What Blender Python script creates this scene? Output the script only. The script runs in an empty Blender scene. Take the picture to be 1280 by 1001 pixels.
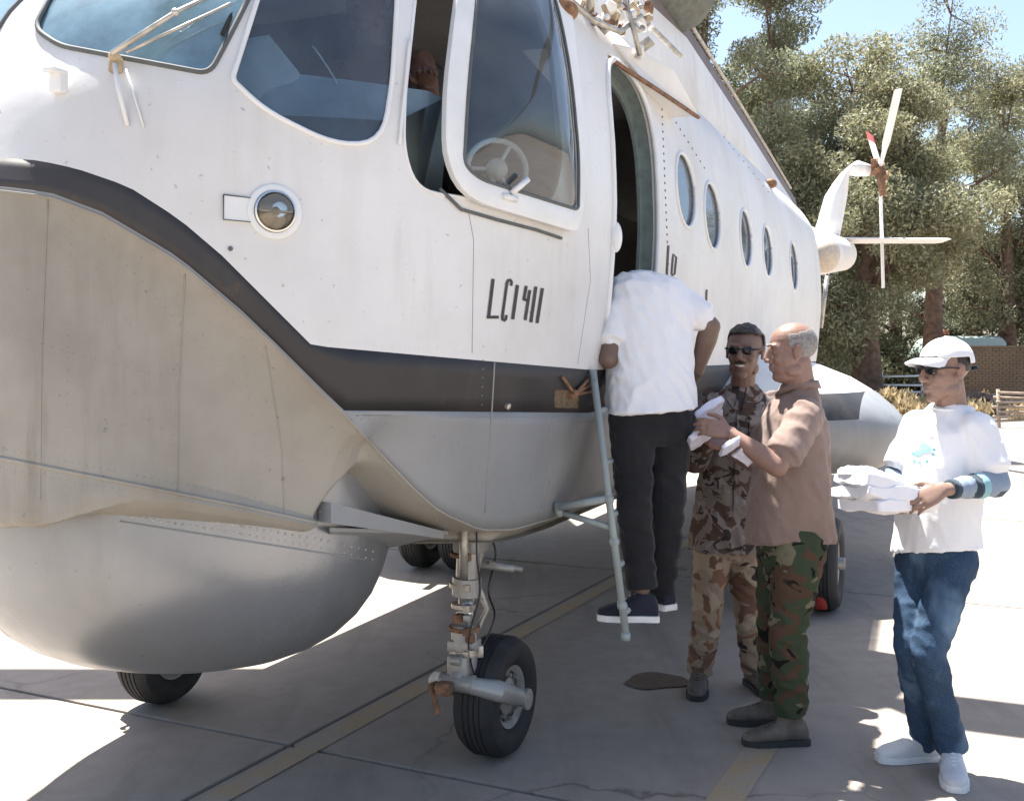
import bpy, bmesh, math, random
import numpy as np
from mathutils import Vector, Matrix, noise as mnoise
from mathutils.bvhtree import BVHTree
random.seed(7); rng = np.random.default_rng(11)
S = bpy.context.scene; COL = S.collection; PI = math.pi
R = math.radians

# ---------------- camera ----------------
F = 1326.0; HOR = 445.0; CH = 1.62
cd = bpy.data.cameras.new('camera'); cam = bpy.data.objects.new('camera', cd); COL.objects.link(cam)
cam.location = (0, 0, CH); cam.rotation_euler = (R(90), 0, 0)
cd.sensor_width = 36; cd.lens = F/1280*36; cd.shift_y = -(500.5-HOR)/1280
cd.clip_start = .05; cd.clip_end = 3000
S.camera = cam
# ---------------- light ----------------
SUNV = Vector((-.22, .31, 1.0)).normalized()
w = bpy.data.worlds.new('World'); S.world = w; w.use_nodes = True
nt = w.node_tree; nt.nodes.clear()
sky = nt.nodes.new('ShaderNodeTexSky'); sky.sky_type = 'NISHITA'; sky.sun_disc = False
sky.sun_elevation = math.asin(SUNV.z); sky.sun_rotation = math.atan2(SUNV.x, SUNV.y)
sky.air_density = 1.0; sky.dust_density = 2.0; sky.ozone_density = .7
bg = nt.nodes.new('ShaderNodeBackground'); bg.inputs[1].default_value = .078
wo = nt.nodes.new('ShaderNodeOutputWorld')
nt.links.new(sky.outputs[0], bg.inputs[0]); nt.links.new(bg.outputs[0], wo.inputs[0])
sd = bpy.data.lights.new('sun', 'SUN'); sd.energy = 5.0; sd.angle = R(.53); sd.color = (1, .955, .88)
sun = bpy.data.objects.new('sun', sd); COL.objects.link(sun)
sun.rotation_euler = SUNV.to_track_quat('Z', 'Y').to_euler(); sun.location = (-5, 2, 12)
S.view_settings.view_transform = 'Standard'; S.view_settings.look = 'None'
S.view_settings.exposure = 1.78; S.view_settings.gamma = 1; S.view_settings.use_curve_mapping = False

# ---------------- helpers ----------------
def P(x, y, Y):            # point at depth Y seen at photo pixel x, y
    return Vector(((x-640)/F*Y, Y, CH-(y-HOR)/F*Y))
def link(o, parent=None):
    COL.objects.link(o)
    if parent: o.parent = parent
    return o
def empty(name, label=None, cat=None, loc=(0,0,0), rz=0, group=None):
    o = bpy.data.objects.new(name, None); o.location = loc; o.rotation_euler = (0,0,rz); o.empty_display_size = .2
    link(o); tag(o, label, cat, group); return o
def tag(o, label=None, cat=None, group=None, kind=None):
    if label: o['label'] = label
    if cat: o['category'] = cat
    if group: o['group'] = group
    if kind: o['kind'] = kind
    return o
def mk(name, verts, faces, mats, parent=None, smooth=True, mi=None, world=False):
    me = bpy.data.meshes.new(name); me.from_pydata([tuple(v) for v in verts], [], faces); 
    if not isinstance(mats, (list, tuple)): mats = [mats]
    for m in mats: me.materials.append(m)
    if smooth: me.polygons.foreach_set('use_smooth', [True]*len(me.polygons))
    if mi is not None: me.polygons.foreach_set('material_index', mi)
    me.update(); o = bpy.data.objects.new(name, me); link(o, parent)
    if world and parent: o.matrix_parent_inverse = Matrix.Identity(4); 
    return o
def from_bm(name, bm, mats, parent=None, smooth=True, angle=None):
    me = bpy.data.meshes.new(name); bmesh.ops.recalc_face_normals(bm, faces=bm.faces); bm.to_mesh(me); bm.free()
    if not isinstance(mats, (list, tuple)): mats = [mats]
    for m in mats: me.materials.append(m)
    if smooth: me.polygons.foreach_set('use_smooth', [True]*len(me.polygons))
    if angle: me.set_sharp_from_angle(angle=R(angle))
    o = bpy.data.objects.new(name, me); link(o, parent); return o
def frame_of(d, side=None):
    d = d.normalized()
    s = side if side is not None else (Vector((0,0,1)) if abs(d.z) < .9 else Vector((1,0,0)))
    x = d.cross(s).normalized() if side is None else (s - d*s.dot(d)).normalized()
    return x, d.cross(x).normalized(), d
def loft(bm, rings, cap=True, mat=0):
    prev = None; first = None
    for r in rings:
        vs = [bm.verts.new(p) for p in r]
        if prev:
            n = len(vs)
            for i in range(n):
                f = bm.faces.new((prev[i], prev[(i+1) % n], vs[(i+1) % n], vs[i])); f.material_index = mat
        else: first = vs
        prev = vs
    if cap:
        bm.faces.new(list(reversed(first))).material_index = mat; bm.faces.new(prev).material_index = mat
def ring(c, x, y, rx, ry, n=16, pw=2.0):
    out = []
    for i in range(n):
        a = 2*PI*i/n; ca, sa = math.cos(a), math.sin(a)
        out.append(c + x*rx*math.copysign(abs(ca)**(2/pw), ca) + y*ry*math.copysign(abs(sa)**(2/pw), sa))
    return out
def tube(bm, pts, r, n=10, cap=True):
    pts = [Vector(p) for p in pts]; rr = r if isinstance(r, (list, tuple)) else [r]*len(pts)
    rings = []; px = None
    for i, p in enumerate(pts):
        d = (pts[min(i+1, len(pts)-1)] - pts[max(i-1, 0)])
        x, y, d = frame_of(d, px)
        px = x
        rings.append(ring(p, x, y, rr[i], rr[i], n))
    loft(bm, rings, cap)
def capsule(bm, p0, p1, r0, r1, side=None, n=14, pw=2.0):
    """closed tapered limb with round ends; r = radius or (across side, other)"""
    p0 = Vector(p0); p1 = Vector(p1)
    r0 = r0 if isinstance(r0, tuple) else (r0, r0); r1 = r1 if isinstance(r1, tuple) else (r1, r1)
    x, y, d = frame_of(p1-p0, side)
    rings = []
    for k in (80, 60, 35, 15):
        c, s = math.cos(R(k)), math.sin(R(k)); rings.append(ring(p0 - d*min(r0)*s, x, y, r0[0]*c, r0[1]*c, n, pw))
    rings.append(ring(p0, x, y, *r0, n, pw)); rings.append(ring(p0.lerp(p1, .5), x, y, (r0[0]+r1[0])/2, (r0[1]+r1[1])/2, n, pw)); rings.append(ring(p1, x, y, *r1, n, pw))
    for k in (15, 35, 60, 80):
        c, s = math.cos(R(k)), math.sin(R(k)); rings.append(ring(p1 + d*min(r1)*s, x, y, r1[0]*c, r1[1]*c, n, pw))
    loft(bm, rings)
def ellipsoid(bm, c, rx, ry, rz, ax=None, seg=18, rg=12):
    m = Matrix.Identity(3) if ax is None else Matrix((ax[0], ax[1], ax[2])).transposed()
    mm = Matrix.Translation(Vector(c)) @ m.to_4x4() @ Matrix.Diagonal((rx, ry, rz, 1))
    bmesh.ops.create_uvsphere(bm, u_segments=seg, v_segments=rg, radius=1, matrix=mm)
def box(bm, c, size, rot=None, bev=0):
    t = bmesh.new(); bmesh.ops.create_cube(t, size=1)
    for v in t.verts: v.co = Vector((v.co.x*size[0], v.co.y*size[1], v.co.z*size[2]))
    if bev: bmesh.ops.bevel(t, geom=t.edges[:], offset=bev, segments=2, affect='EDGES', profile=.6)
    m = Matrix.Translation(Vector(c)) @ (rot.to_4x4() if rot is not None else Matrix.Identity(4))
    vm = {v: bm.verts.new(m @ v.co) for v in t.verts}
    for f in t.faces: bm.faces.new([vm[v] for v in f.verts])
    t.free()
def lathe(bm, prof, o=(0,0,0), axis=(0,0,1), n=32, sx=1):
    x, y, d = frame_of(Vector(axis)); o = Vector(o); rings = []
    for r, h in prof: rings.append([o + x*math.cos(2*PI*i/n)*r*sx + y*math.sin(2*PI*i/n)*r + d*h for i in range(n)])
    loft(bm, rings)
def apply_mods(o, mods):
    """evaluate a stack of modifiers and bake it into the mesh"""
    for t, kw in mods:
        m = o.modifiers.new('m', t)
        for k, v in kw.items(): setattr(m, k, v)
    dg = bpy.context.evaluated_depsgraph_get(); dg.update()
    me = bpy.data.meshes.new_from_object(o.evaluated_get(dg), preserve_all_data_layers=True, depsgraph=dg)
    o.modifiers.clear(); old = o.data; o.data = me; bpy.data.meshes.remove(old)
    me.name = o.name
    return o

# ---------------- materials ----------------
class NT:
    def __init__(s, name):
        s.m = bpy.data.materials.new(name); s.m.use_nodes = True; s.t = s.m.node_tree; s.t.nodes.clear()
        s.out = s.t.nodes.new('ShaderNodeOutputMaterial'); s.b = s.t.nodes.new('ShaderNodeBsdfPrincipled')
        s.t.links.new(s.b.outputs[0], s.out.inputs[0])
        s.tc = s.t.nodes.new('ShaderNodeTexCoord').outputs['Object']
    def n(s, ty, **kw):
        n = s.t.nodes.new('ShaderNode'+ty)
        for k, v in kw.items():
            if k in n.inputs.keys() if isinstance(k, str) else False: n.inputs[k].default_value = v
            else: setattr(n, k, v)
        return n
    def l(s, a, b): s.t.links.new(a, b)
    def noise(s, scale, detail=4, rough=.55, dist=0, vec=None, stretch=None):
        n = s.t.nodes.new('ShaderNodeTexNoise'); n.inputs['Scale'].default_value = scale; n.inputs['Detail'].default_value = detail
        n.inputs['Roughness'].default_value = rough; n.inputs['Distortion'].default_value = dist
        v = vec or s.tc
        if stretch:
            mp = s.t.nodes.new('ShaderNodeMapping'); mp.inputs['Scale'].default_value = stretch; s.l(v, mp.inputs[0]); v = mp.outputs[0]
        s.l(v, n.inputs['Vector']); return n.outputs['Fac']
    def ramp(s, fac, stops, interp='LINEAR'):
        r = s.t.nodes.new('ShaderNodeValToRGB'); r.color_ramp.interpolation = interp
        e = r.color_ramp.elements
        while len(e) < len(stops): e.new(.5)
        for i, (p, c) in enumerate(stops): e[i].position = p; e[i].color = (c, c, c, 1) if not isinstance(c, tuple) else (*c, 1)
        s.l(fac, r.inputs[0]); return r.outputs[0]
    def mix(s, fac, a, b, mode='MIX'):
        m = s.t.nodes.new('ShaderNodeMix'); m.data_type = 'RGBA'; m.blend_type = mode
        for v, i in ((fac, 0), (a, 6), (b, 7)):
            if isinstance(v, (int, float)): m.inputs[i].default_value = v
            elif isinstance(v, tuple): m.inputs[i].default_value = (*v, 1)
            else: s.l(v, m.inputs[i])
        return m.outputs[2]
    def bump(s, h, strength=.3, dist=.01):
        b = s.t.nodes.new('ShaderNodeBump'); b.inputs['Strength'].default_value = strength; b.inputs['Distance'].default_value = dist
        s.l(h, b.inputs['Height']); s.l(b.outputs[0], s.b.inputs['Normal']); return b
    def col(s, c):
        if isinstance(c, tuple): s.b.inputs['Base Color'].default_value = (*c, 1)
        else: s.l(c, s.b.inputs['Base Color'])
    def set(s, rough=None, metal=None, spec=None, **kw):
        if rough is not None:
            if isinstance(rough, (int, float)): s.b.inputs['Roughness'].default_value = rough
            else: s.l(rough, s.b.inputs['Roughness'])
        if metal is not None: s.b.inputs['Metallic'].default_value = metal
        if spec is not None: s.b.inputs['Specular IOR Level'].default_value = spec
        for k, v in kw.items(): s.b.inputs[k].default_value = v
        return s
def simple(name, c, rough=.6, metal=0, var=.15, scale=20, bump=0, spec=.5, bs=60):
    m = NT(name); n = m.noise(scale, 5)
    lo = tuple(x*(1-var) for x in c); hi = tuple(min(1, x*(1+var)) for x in c)
    m.col(m.ramp(n, [(.3, lo), (.7, hi)])); m.set(rough, metal, spec)
    if bump: m.bump(m.noise(bs, 4), bump, .004)
    return m.m
def paint(name, c, dirt, streak=.35, rust=.0, rough=.38, spots=.5):
    m = NT(name)
    st = m.noise(2.2, 6, .65, stretch=(4, 4, .5))            # run-off streaks
    cl = m.noise(1.1, 5, .6)
    big = m.ramp(m.noise(.9, 3, .5), [(.42, 0.), (.62, 1.)]); stf = m.n('Math'); stf.operation = 'MULTIPLY'; m.l(m.ramp(st, [(.48, 0.), (.78, streak*1.3)]), stf.inputs[0]); m.l(big, stf.inputs[1])
    c1 = m.mix(stf.outputs[0], c, dirt)
    c1 = m.mix(m.ramp(cl, [(.42, 0.), (.75, streak*.9)]), c1, tuple(x*.75 for x in dirt))
    sp = m.noise(38, 3, .6)
    c1 = m.mix(m.ramp(sp, [(.68, 0.), (.74, spots)]), c1, tuple(x*.35 for x in dirt))
    if rust: 
        rn = m.noise(5, 6, .7); c1 = m.mix(m.ramp(rn, [(.62, 0.), (.74, rust)]), c1, (.28, .13, .06))
    m.col(c1); m.set(m.ramp(cl, [(.3, rough), (.8, min(1, rough+.25))]))
    h = m.noise(3.0, 3, .5); hh = m.noise(90, 3, .5)
    mx = m.mix(.03, h, hh); m.bump(mx, .32, .02)
    return m.m
M = {}
M['white'] = paint('aged_white_paint', (.74, .74, .735), (.48, .43, .36), .40, .0, .36)
M['band'] = paint('faded_black_paint', (.018, .018, .021), (.10, .088, .078), .7, .25, .45, .3)
M['grey'] = paint('light_grey_hull_paint', (.27, .28, .29), (.19, .18, .165), .55, .0, .33)
M['tan'] = paint('weathered_grey_bow_bounce', (.34, .32, .28), (.20, .175, .135), .85, .12, .40)  # same grey as the hull, warm ground bounce put into its tone
M['radome'] = paint('radome_silver_paint', (.30, .315, .335), (.21, .21, .205), .5, .0, .20, .3)
M['radome'].node_tree.nodes['Principled BSDF'].inputs['Metallic'].default_value = .55
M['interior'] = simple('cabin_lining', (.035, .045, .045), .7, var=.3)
M['greenframe'] = simple('door_frame_paint', (.16, .20, .19), .5, var=.2, bump=.2)
M['rust'] = simple('rusty_metal', (.22, .12, .07), .8, .2, .5, 30, .5)
M['oldmetal'] = simple('worn_bare_metal', (.45, .42, .37), .42, .6, .35, 18, .3)
M['chrome'] = simple('oleo_metal', (.72, .72, .70), .25, .9, .1, 18, .1)
M['gearpaint'] = paint('gear_paint', (.36, .36, .345), (.13, .10, .075), .9, .7, .36)
M['gearpaint'].node_tree.nodes['Principled BSDF'].inputs['Metallic'].default_value = .35
M['rubber'] = simple('tyre_rubber', (.022, .022, .023), .75, var=.35, bump=.3, scale=10)
M['seal'] = simple('rubber_seal', (.10, .11, .11), .7)
M['whitetrim'] = simple('window_frame_paint', (.74, .75, .75), .4, var=.07, scale=6)
M['darkgrey'] = simple('dark_grey_metal', (.12, .12, .12), .5, .3)
M['black'] = simple('black_plastic', (.012, .012, .013), .35)
M['yellowmetal'] = simple('yellow_primer', (.42, .33, .21), .6, var=.4, scale=25, bump=.2)
M['cowl'] = simple('pale_blue_instrument_cowl', (.42, .55, .62), .5, var=.2, scale=7)
M['ladder'] = paint('ladder_paint', (.36, .42, .42), (.2, .18, .15), .7, .4, .45)
M['stencil'] = simple('stencil_black_paint', (.035, .03, .03), .6, var=.4, scale=80)
M['browngrey'] = paint('shade_dirt_brown_grey', (.15, .12, .115), (.32, .27, .24), .6, .5, .6)  # cowling side: its shade is painted into the colour along with dirt
M['duct'] = simple('engine_duct_green_grey', (.10, .11, .095), .5, .3, .3)
M['redpaint'] = simple('red_paint', (.4, .05, .04), .5)
def glass(name, tint, refl=1.5, rough=.03, film=.0, filmc=(.5, .6, .7)):
    m = NT(name); m.t.nodes.remove(m.b)
    tr = m.n('BsdfTransparent'); tr.inputs[0].default_value = (*tint, 1)
    gl = m.n('BsdfGlossy'); gl.inputs['Roughness'].default_value = rough; gl.inputs[0].default_value = (.95, .97, 1, 1)
    fr = m.n('Fresnel'); fr.inputs[0].default_value = refl
    bp = m.n('Bump'); bp.inputs['Strength'].default_value = .08; bp.inputs['Distance'].default_value = .02
    m.l(m.noise(3.0, 2), bp.inputs['Height']); m.l(bp.outputs[0], fr.inputs['Normal']); m.l(bp.outputs[0], gl.inputs['Normal'])
    mx = m.n('MixShader'); m.l(fr.outputs[0], mx.inputs[0]); m.l(tr.outputs[0], mx.inputs[1]); m.l(gl.outputs[0], mx.inputs[2])
    last = mx
    if film:                                                  # diffuse film; on windshield and portholes it paints in reflected sky
        df = m.n('BsdfDiffuse'); df.inputs[0].default_value = (*filmc, 1)
        m2 = m.n('MixShader'); m.l(m.ramp(m.noise(6, 6, .65), [(.3, film*.4), (.75, film)]), m2.inputs[0])
        m.l(mx.outputs[0], m2.inputs[1]); m.l(df.outputs[0], m2.inputs[2]); last = m2
    m.l(last.outputs[0], m.out.inputs[0]); return m.m
M['glass'] = glass('cockpit_glass', (.62, .70, .74), 1.7, .04, .10)
M['glass_skytint'] = glass('sky_tint_glass', (.40, .50, .55), 2.3, .08, .55, (.30, .50, .62))  # windshield: cyan film colour stands in for the sky's reflection
M['porthole'] = glass('porthole_glass', (.25, .30, .36), 2.6, .03, .35, (.26, .33, .42))  # grey-blue film puts a sky reflection into the pane colour
M['lens'] = glass('lamp_lens', (.95, .95, .95), 1.5, .02, .05)
# ---------------- helicopter ----------------
TH = R(22.5); HX, HY = -.845, 4.665
heli = empty('helicopter', 'old white and grey amphibious helicopter with black hull stripe and open cabin door', 'helicopter', (HX, HY, 0), R(90)-TH)
def H(u, v, z): return Vector((u, -v, z))                 # aft, port, up -> helicopter's own axes
HM = Matrix.Translation((HX, HY, 0)) @ Matrix.Rotation(R(90)-TH, 4, 'Z'); HI = HM.inverted()
def Wd(u, v, z): return HM @ H(u, v, z)
def pxx(p): return 640 + F*p.x/p.y
U0 = .3
def plan(uf, wd, n, tau):
    L = U0-uf
    return U0 - L*max(0, math.cos(tau))**(2/n), wd*max(0, math.sin(tau))**(2/n)
NF = 44; AFT = [.45, .7, 1, 1.3, 1.7, 2.2, 2.8, 3.4, 4, 4.8, 5.6, 6.4, 7.2, 8, 8.6, 9.2, 9.8, 10.4]
TAUS = [PI/2*((i/NF)) for i in range(NF+1)]
def aftw(u): 
    k = min(1, max(0, (u-8)/2.6)); k = k*k*(3-2*k); return 1-k*.62
def columns(uf, wd, n, zf):
    """port-side points, front centre to aft end; zf(u, v, xpix, depth, i) -> z"""
    pts = []
    for tau in TAUS:
        u, v = plan(uf, wd, n, tau); q = Wd(u, v, 0); pts.append([u, v, zf(pxx(q), q.y)])
    zl = pts[-1][2]
    for u in AFT: pts.append([u, wd*aftw(u), zl])
    return pts
def pixz(tab):
    xs = [a for a, b in tab]; ys = [b for a, b in tab]
    def f(x, Y): return CH - (float(np.interp(x, xs, ys))-HOR)/F*Y
    return f
def ringpts(uf, wd, n, z, zside=None):
    if callable(z): return columns(uf, wd, n, z)
    pts = columns(uf, wd, n, lambda x, Y: 0)
    for i, p in enumerate(pts):
        k = min(1, i/NF); k = k*k*(3-2*k); p[2] = z + ((zside if zside is not None else z)-z)*k
    return pts
ST = pixz([(-60, 196), (0, 197), (50, 201), (96, 211), (160, 233), (224, 274), (278, 320), (330, 372), (390, 432), (560, 447), (735, 462)])
SB = pixz([(-60, 232), (0, 233), (64, 241), (128, 265), (176, 293), (224, 322), (300, 386), (350, 434), (400, 484), (430, 513), (740, 516)])
CHN = pixz([(-60, 235), (0, 236), (64, 244), (128, 269), (176, 297), (224, 326), (300, 390), (350, 438), (400, 488), (430, 517), (480, 572), (520, 614), (550, 640), (600, 662), (640, 662), (690, 648), (740, 628)])
top = [ringpts(-.45, .02, 2.2, 3.42), ringpts(-.7, .6, 2.2, 3.38, 3.5), ringpts(-1.0, .95, 2.2, 3.16, 3.3), ringpts(-1.25, 1.13, 2.2, 2.98, 3.08),
       ringpts(-1.46, 1.20, 2.25, 2.82, 2.88), ringpts(-1.60, 1.235, 2.25, 2.66, 2.65), ringpts(-1.68, 1.25, 2.25, 2.5, 2.42), ringpts(-1.74, 1.25, 2.25, 2.36, 2.12),
       ringpts(-1.79, 1.20, 2.25, ST), ringpts(-1.82, 1.14, 2.25, SB), ringpts(-1.83, 1.04, 2.25, CHN)]
for i in range(len(top[9])):                                  # stripe stays above the chine
    top[10][i][2] = min(top[10][i][2], top[9][i][2]-.012); k_ = min(1, (top[9][i][2]-top[10][i][2]-.010)/.07); k_ = k_*k_*(3-2*k_)
    for j in (0, 1): top[10][i][j] = top[9][i][j] + (top[10][i][j]-top[9][i][j])*k_
    if i <= NF:
        q_ = Wd(top[10][i][0], top[10][i][1], 0); top[10][i][2] = min(CHN(pxx(q_), q_.y), top[9][i][2]-.012)
def catmull(rings, a, b, sub, lo=0, hi=None):
    hi = len(rings)-1 if hi is None else hi; out = []
    for k in range(a, b):
        p0, p1, p2, p3 = rings[max(lo, k-1)], rings[k], rings[k+1], rings[min(hi, k+2)]
        for s in range(sub):
            t = s/sub; row = []
            for c in range(len(p1)):
                q = []
                for j in range(3):
                    A, B_, C_, D = p0[c][j], p1[c][j], p2[c][j], p3[c][j]
                    q.append(.5*((2*B_)+(-A+C_)*t+(2*A-5*B_+4*C_-D)*t*t+(-A+3*B_-3*C_+D)*t**3))
                row.append(q)
            out.append(row)
    out.append(rings[b]); return out
def skin(rows):
    """port rows -> full-width grid verts and faces in helicopter axes"""
    nc = len(rows[0]); verts = []; faces = []
    for r in rows:
        for p in reversed(r[1:]): verts.append(H(p[0], -p[1], p[2]))
        for p in r: verts.append(H(*p))
    Wn = 2*nc-1
    for k in range(len(rows)-1):
        for c in range(Wn-1):
            a = k*Wn+c; faces.append((a, a+1, a+1+Wn, a+Wn))
    return verts, faces
shell_v, shell_f = skin(catmull(top, 0, 8, 5))
band_v, band_f = skin(catmull(top, 8, 9, 3, 8, 9))
side_v, side_f = skin(catmull(top, 9, 10, 6, 9, 10))
def solid(name, v, f, mat, th=.02, inner=None):
    me = bpy.data.meshes.new(name); me.from_pydata([tuple(p) for p in v], [], f)
    bm = bmesh.new(); bm.from_mesh(me); bmesh.ops.remove_doubles(bm, verts=bm.verts[:], dist=.0008)
    bmesh.ops.recalc_face_normals(bm, faces=bm.faces[:])
    # make normals point out
    s = sum(f_.normal.dot(f_.calc_center_median()-Vector((2, 0, 2.2)))*f_.calc_area() for f_ in bm.faces)
    if s < 0: bmesh.ops.reverse_faces(bm, faces=bm.faces[:])
    bm.to_mesh(me); bm.free(); me.materials.append(mat)
    if inner: me.materials.append(inner)
    me.polygons.foreach_set('use_smooth', [True]*len(me.polygons))
    o = bpy.data.objects.new(name, me); link(o)
    apply_mods(o, [('SOLIDIFY', dict(thickness=th, offset=-1, material_offset=1 if inner else 0, use_even_offset=False))])
    return o
# surfaces used to lay windows, letters and fittings on the skin
bv = [p for p in shell_v] + [p for p in band_v] + [p for p in side_v]
bf = [f for f in shell_f] + [tuple(i+len(shell_v) for i in f) for f in band_f] + [tuple(i+len(shell_v)+len(band_v) for i in f) for f in side_f]
BVH = BVHTree.FromPolygons([tuple(p) for p in bv], bf)
def hit(x, y, off=0.0, bvh=None):
    """where the line of sight through photo pixel x,y meets the skin (helicopter axes), raised by off"""
    o = HI @ Vector((0, 0, CH)); d = (HI.to_3x3() @ Vector(((x-640)/F, 1, (HOR-y)/F))).normalized()
    loc, n, i, dist = (bvh or BVH).ray_cast(o, d)
    if loc is None and bvh is None and y < 20: return hit(x, y+8, off)
    if loc is None: return None, None
    if n.dot(d) > 0: n = -n
    return loc + n*off, n
def onskin(p, off=0.0, bvh=None):
    loc, n, i, dist = (bvh or BVH).find_nearest(p)
    if n.dot(loc-Vector((2, 0, 2.2))) < 0: n = -n
    return loc+n*off, n
def smooth_poly(pts, sub=6, closed=True):
    n = len(pts); out = []
    for k in range(n if closed else n-1):
        g = (lambda i: pts[i % n]) if closed else (lambda i: pts[max(0, min(n-1, i))])
        p0, p1, p2, p3 = g(k-1), g(k), g(k+1), g(k+2)
        for s in range(sub):
            t = s/sub
            out.append(tuple(.5*((2*b)+(-a+c)*t+(2*a-5*b+4*c-d)*t*t+(-a+3*b-3*c+d)*t**3) for a, b, c, d in zip(p0, p1, p2, p3)))
    if not closed: out.append(tuple(pts[-1]))
    return out
def rounded(pts, r=.22, seg=5):
    """polygon with rounded corners; r as fraction of edge or list"""
    n = len(pts); out = []
    for k in range(n):
        a, b, c = Vector(pts[k-1]), Vector(pts[k]), Vector(pts[(k+1) % n]); rr = r[k % len(r)] if isinstance(r, list) else r
        q0 = b + (a-b).normalized()*min(rr, (a-b).length*.48); q1 = b + (c-b).normalized()*min(rr, (c-b).length*.48)
        for s in range(seg+1):
            t = s/seg; out.append(tuple((1-t)**2*q0 + 2*t*(1-t)*b + t*t*q1))
    return out
def dense(pts, step):
    out = []; n = len(pts)
    for k in range(n):
        a, b = Vector(pts[k]), Vector(pts[(k+1) % n]); m = max(1, int((b-a).length/step))
        for s in range(m): out.append(tuple(a.lerp(b, s/m)))
    return out
def outline_from_px(poly, r, step=12):
    return [hit(x, y)[0] for x, y in dense(rounded(poly, r), step)]
cutters = bmesh.new()
def add_cutter(out3, inn=.25, outw=.22, nrm=None):
    c = sum(out3, Vector())/len(out3)
    if nrm is None: nrm = sum((onskin(p)[1] for p in out3), Vector()).normalized()
    loft(cutters, [[p - nrm*inn for p in out3], [p + nrm*outw for p in out3]])
mir = lambda pts: [Vector((p.x, -p.y, p.z)) for p in reversed(pts)]
win = {}
win['windshield'] = outline_from_px([(66, -10), (43, 36), (75, 58), (262, 93), (290, 40), (330, -40), (335, -72), (110, -50)], [5, 14, 14, 16, 20, 10, 14, 20])
win['quarter'] = outline_from_px([(325, -10), (290, 100), (330, 138), (418, 182), (478, 178), (490, 100), (497, -20), (502, -72), (370, -76)], [9, 8, 30, 40, 40, 20, 20, 20])
win['side'] = outline_from_px([(521, -20), (506, 120), (504, 190), (522, 238), (570, 246), (690, 262), (704, 200), (690, 60), (650, -62), (530, -76)], [20, 20, 30, 36, 20, 30, 20, 20, 30, 20])
for k in list(win):
    add_cutter(win[k]); add_cutter(mir(win[k]))
# cabin door
DU0, DU1, DZ0, DZ1 = .29, 1.02, 1.60, 2.93
def at_uz(u, z, off=0, port=1):
    o = H(u, 3*port, z); loc, n, i, d = BVH.ray_cast(o, H(0, -port, 0))
    if loc is None: loc, n, i, d = BVH.find_nearest(H(u, 1.2*port, z))
    if n.dot(H(0, port, 0)) < 0: n = -n
    return loc+n*off, n
door2 = dense(rounded([(DU0, DZ0), (DU1, DZ0), (DU1, DZ1), (DU0, DZ1)], [.06, .06, .34, .30], 7), .12)
door3 = [at_uz(u, z)[0] for u, z in door2]
add_cutter(door3, .22, .2, H(0, 1, 0))
# cabin portholes
PH = []
for (x, y, rr) in ((857, 238, .20), (890, 270, .20), (932, 298, .20), (959, 314, .20), (992, 333, .22)):
    c, n = hit(x, y); PH.append((c, rr))
for c, rr in PH:
    for sg in (1, -1):
        oc = [at_uz(c.x+rr*1.12*math.cos(a), c.z+rr*math.sin(a), 0, sg)[0] for a in [2*PI*i/24 for i in range(24)]]
        if sg == 1: win.setdefault('port', []).append(oc)
        else: win.setdefault('port', []).append(oc)
        add_cutter(oc, .12, .12, H(0, sg, 0))
cut = from_bm('cutter', cutters, M['white'])
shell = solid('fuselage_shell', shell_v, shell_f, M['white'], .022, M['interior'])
apply_mods(shell, [('BOOLEAN', dict(operation='DIFFERENCE', object=cut, solver='EXACT'))])
bpy.data.objects.remove(cut)
shell.data.set_sharp_from_angle(angle=R(40)); shell.parent = heli
band = solid('hull_stripe', band_v, band_f, M['band'], .02); band.parent = heli
sidep = solid('hull_side', side_v, side_f, M['grey'], .02); sidep.parent = heli
# bow bottom below the chine
ch = top[10]
CB = ringpts(-1.78, .93, 2.3, pixz([(-60, 640), (20, 652), (60, 655), (110, 640), (160, 627), (300, 648), (410, 667), (480, 682), (560, 690), (640, 672), (700, 652), (760, 636)]))
for a_, b_ in zip(CB, ch): a_[2] = min(a_[2], b_[2]-.03)
rows = []
hfr = [0, .30, .52, .68, .80, .90, .96, 1]; gfr = [0, .07, .20, .36, .54, .72, .87, 1]
def blend(h, g):
    row = []
    for i in range(len(ch)):
        a, b = ch[i], CB[i]
        row.append([a[0]+(b[0]-a[0])*h, a[1]+(b[1]-a[1])*h, a[2]+(b[2]-a[2])*g])
    return row
rows = [blend(h, g) for h, g in zip(hfr, gfr)]
kl = []
for i, p in enumerate(CB): kl.append([p[0]+.03, 0, p[2]-.13*min(1, i/NF*2)+.10*max(0, min(1, i/NF*2-1))])
rows.append([[ (a[0]+b[0])/2, a[1]*.5, a[2]*.45+b[2]*.55] for a, b in zip(CB, kl)]); rows.append(kl)
bow_v, bow_f = skin(catmull(rows, 0, len(rows)-1, 3))
me = bpy.data.meshes.new('hull_bottom'); me.from_pydata([tuple(p) for p in bow_v], [], bow_f); bm = bmesh.new(); bm.from_mesh(me)
bmesh.ops.remove_doubles(bm, verts=bm.verts[:], dist=.0008)
RC, RX = H(-.66, .90, 1.06), Vector((.52, .30, .33))
near = [f for f in bm.faces if all(abs(f.calc_center_median()[i]-RC[i]) < RX[i]*1.5+.1 for i in range(3))]
bmesh.ops.subdivide_edges(bm, edges=list({e for f in near for e in f.edges}), cuts=6, use_grid_fill=True)
CHP = [H(*p) for p in ch]; CHP = [a_.lerp(b_, t_) for a_, b_ in zip(CHP, CHP[1:]) for t_ in (0, .33, .66)]
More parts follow.
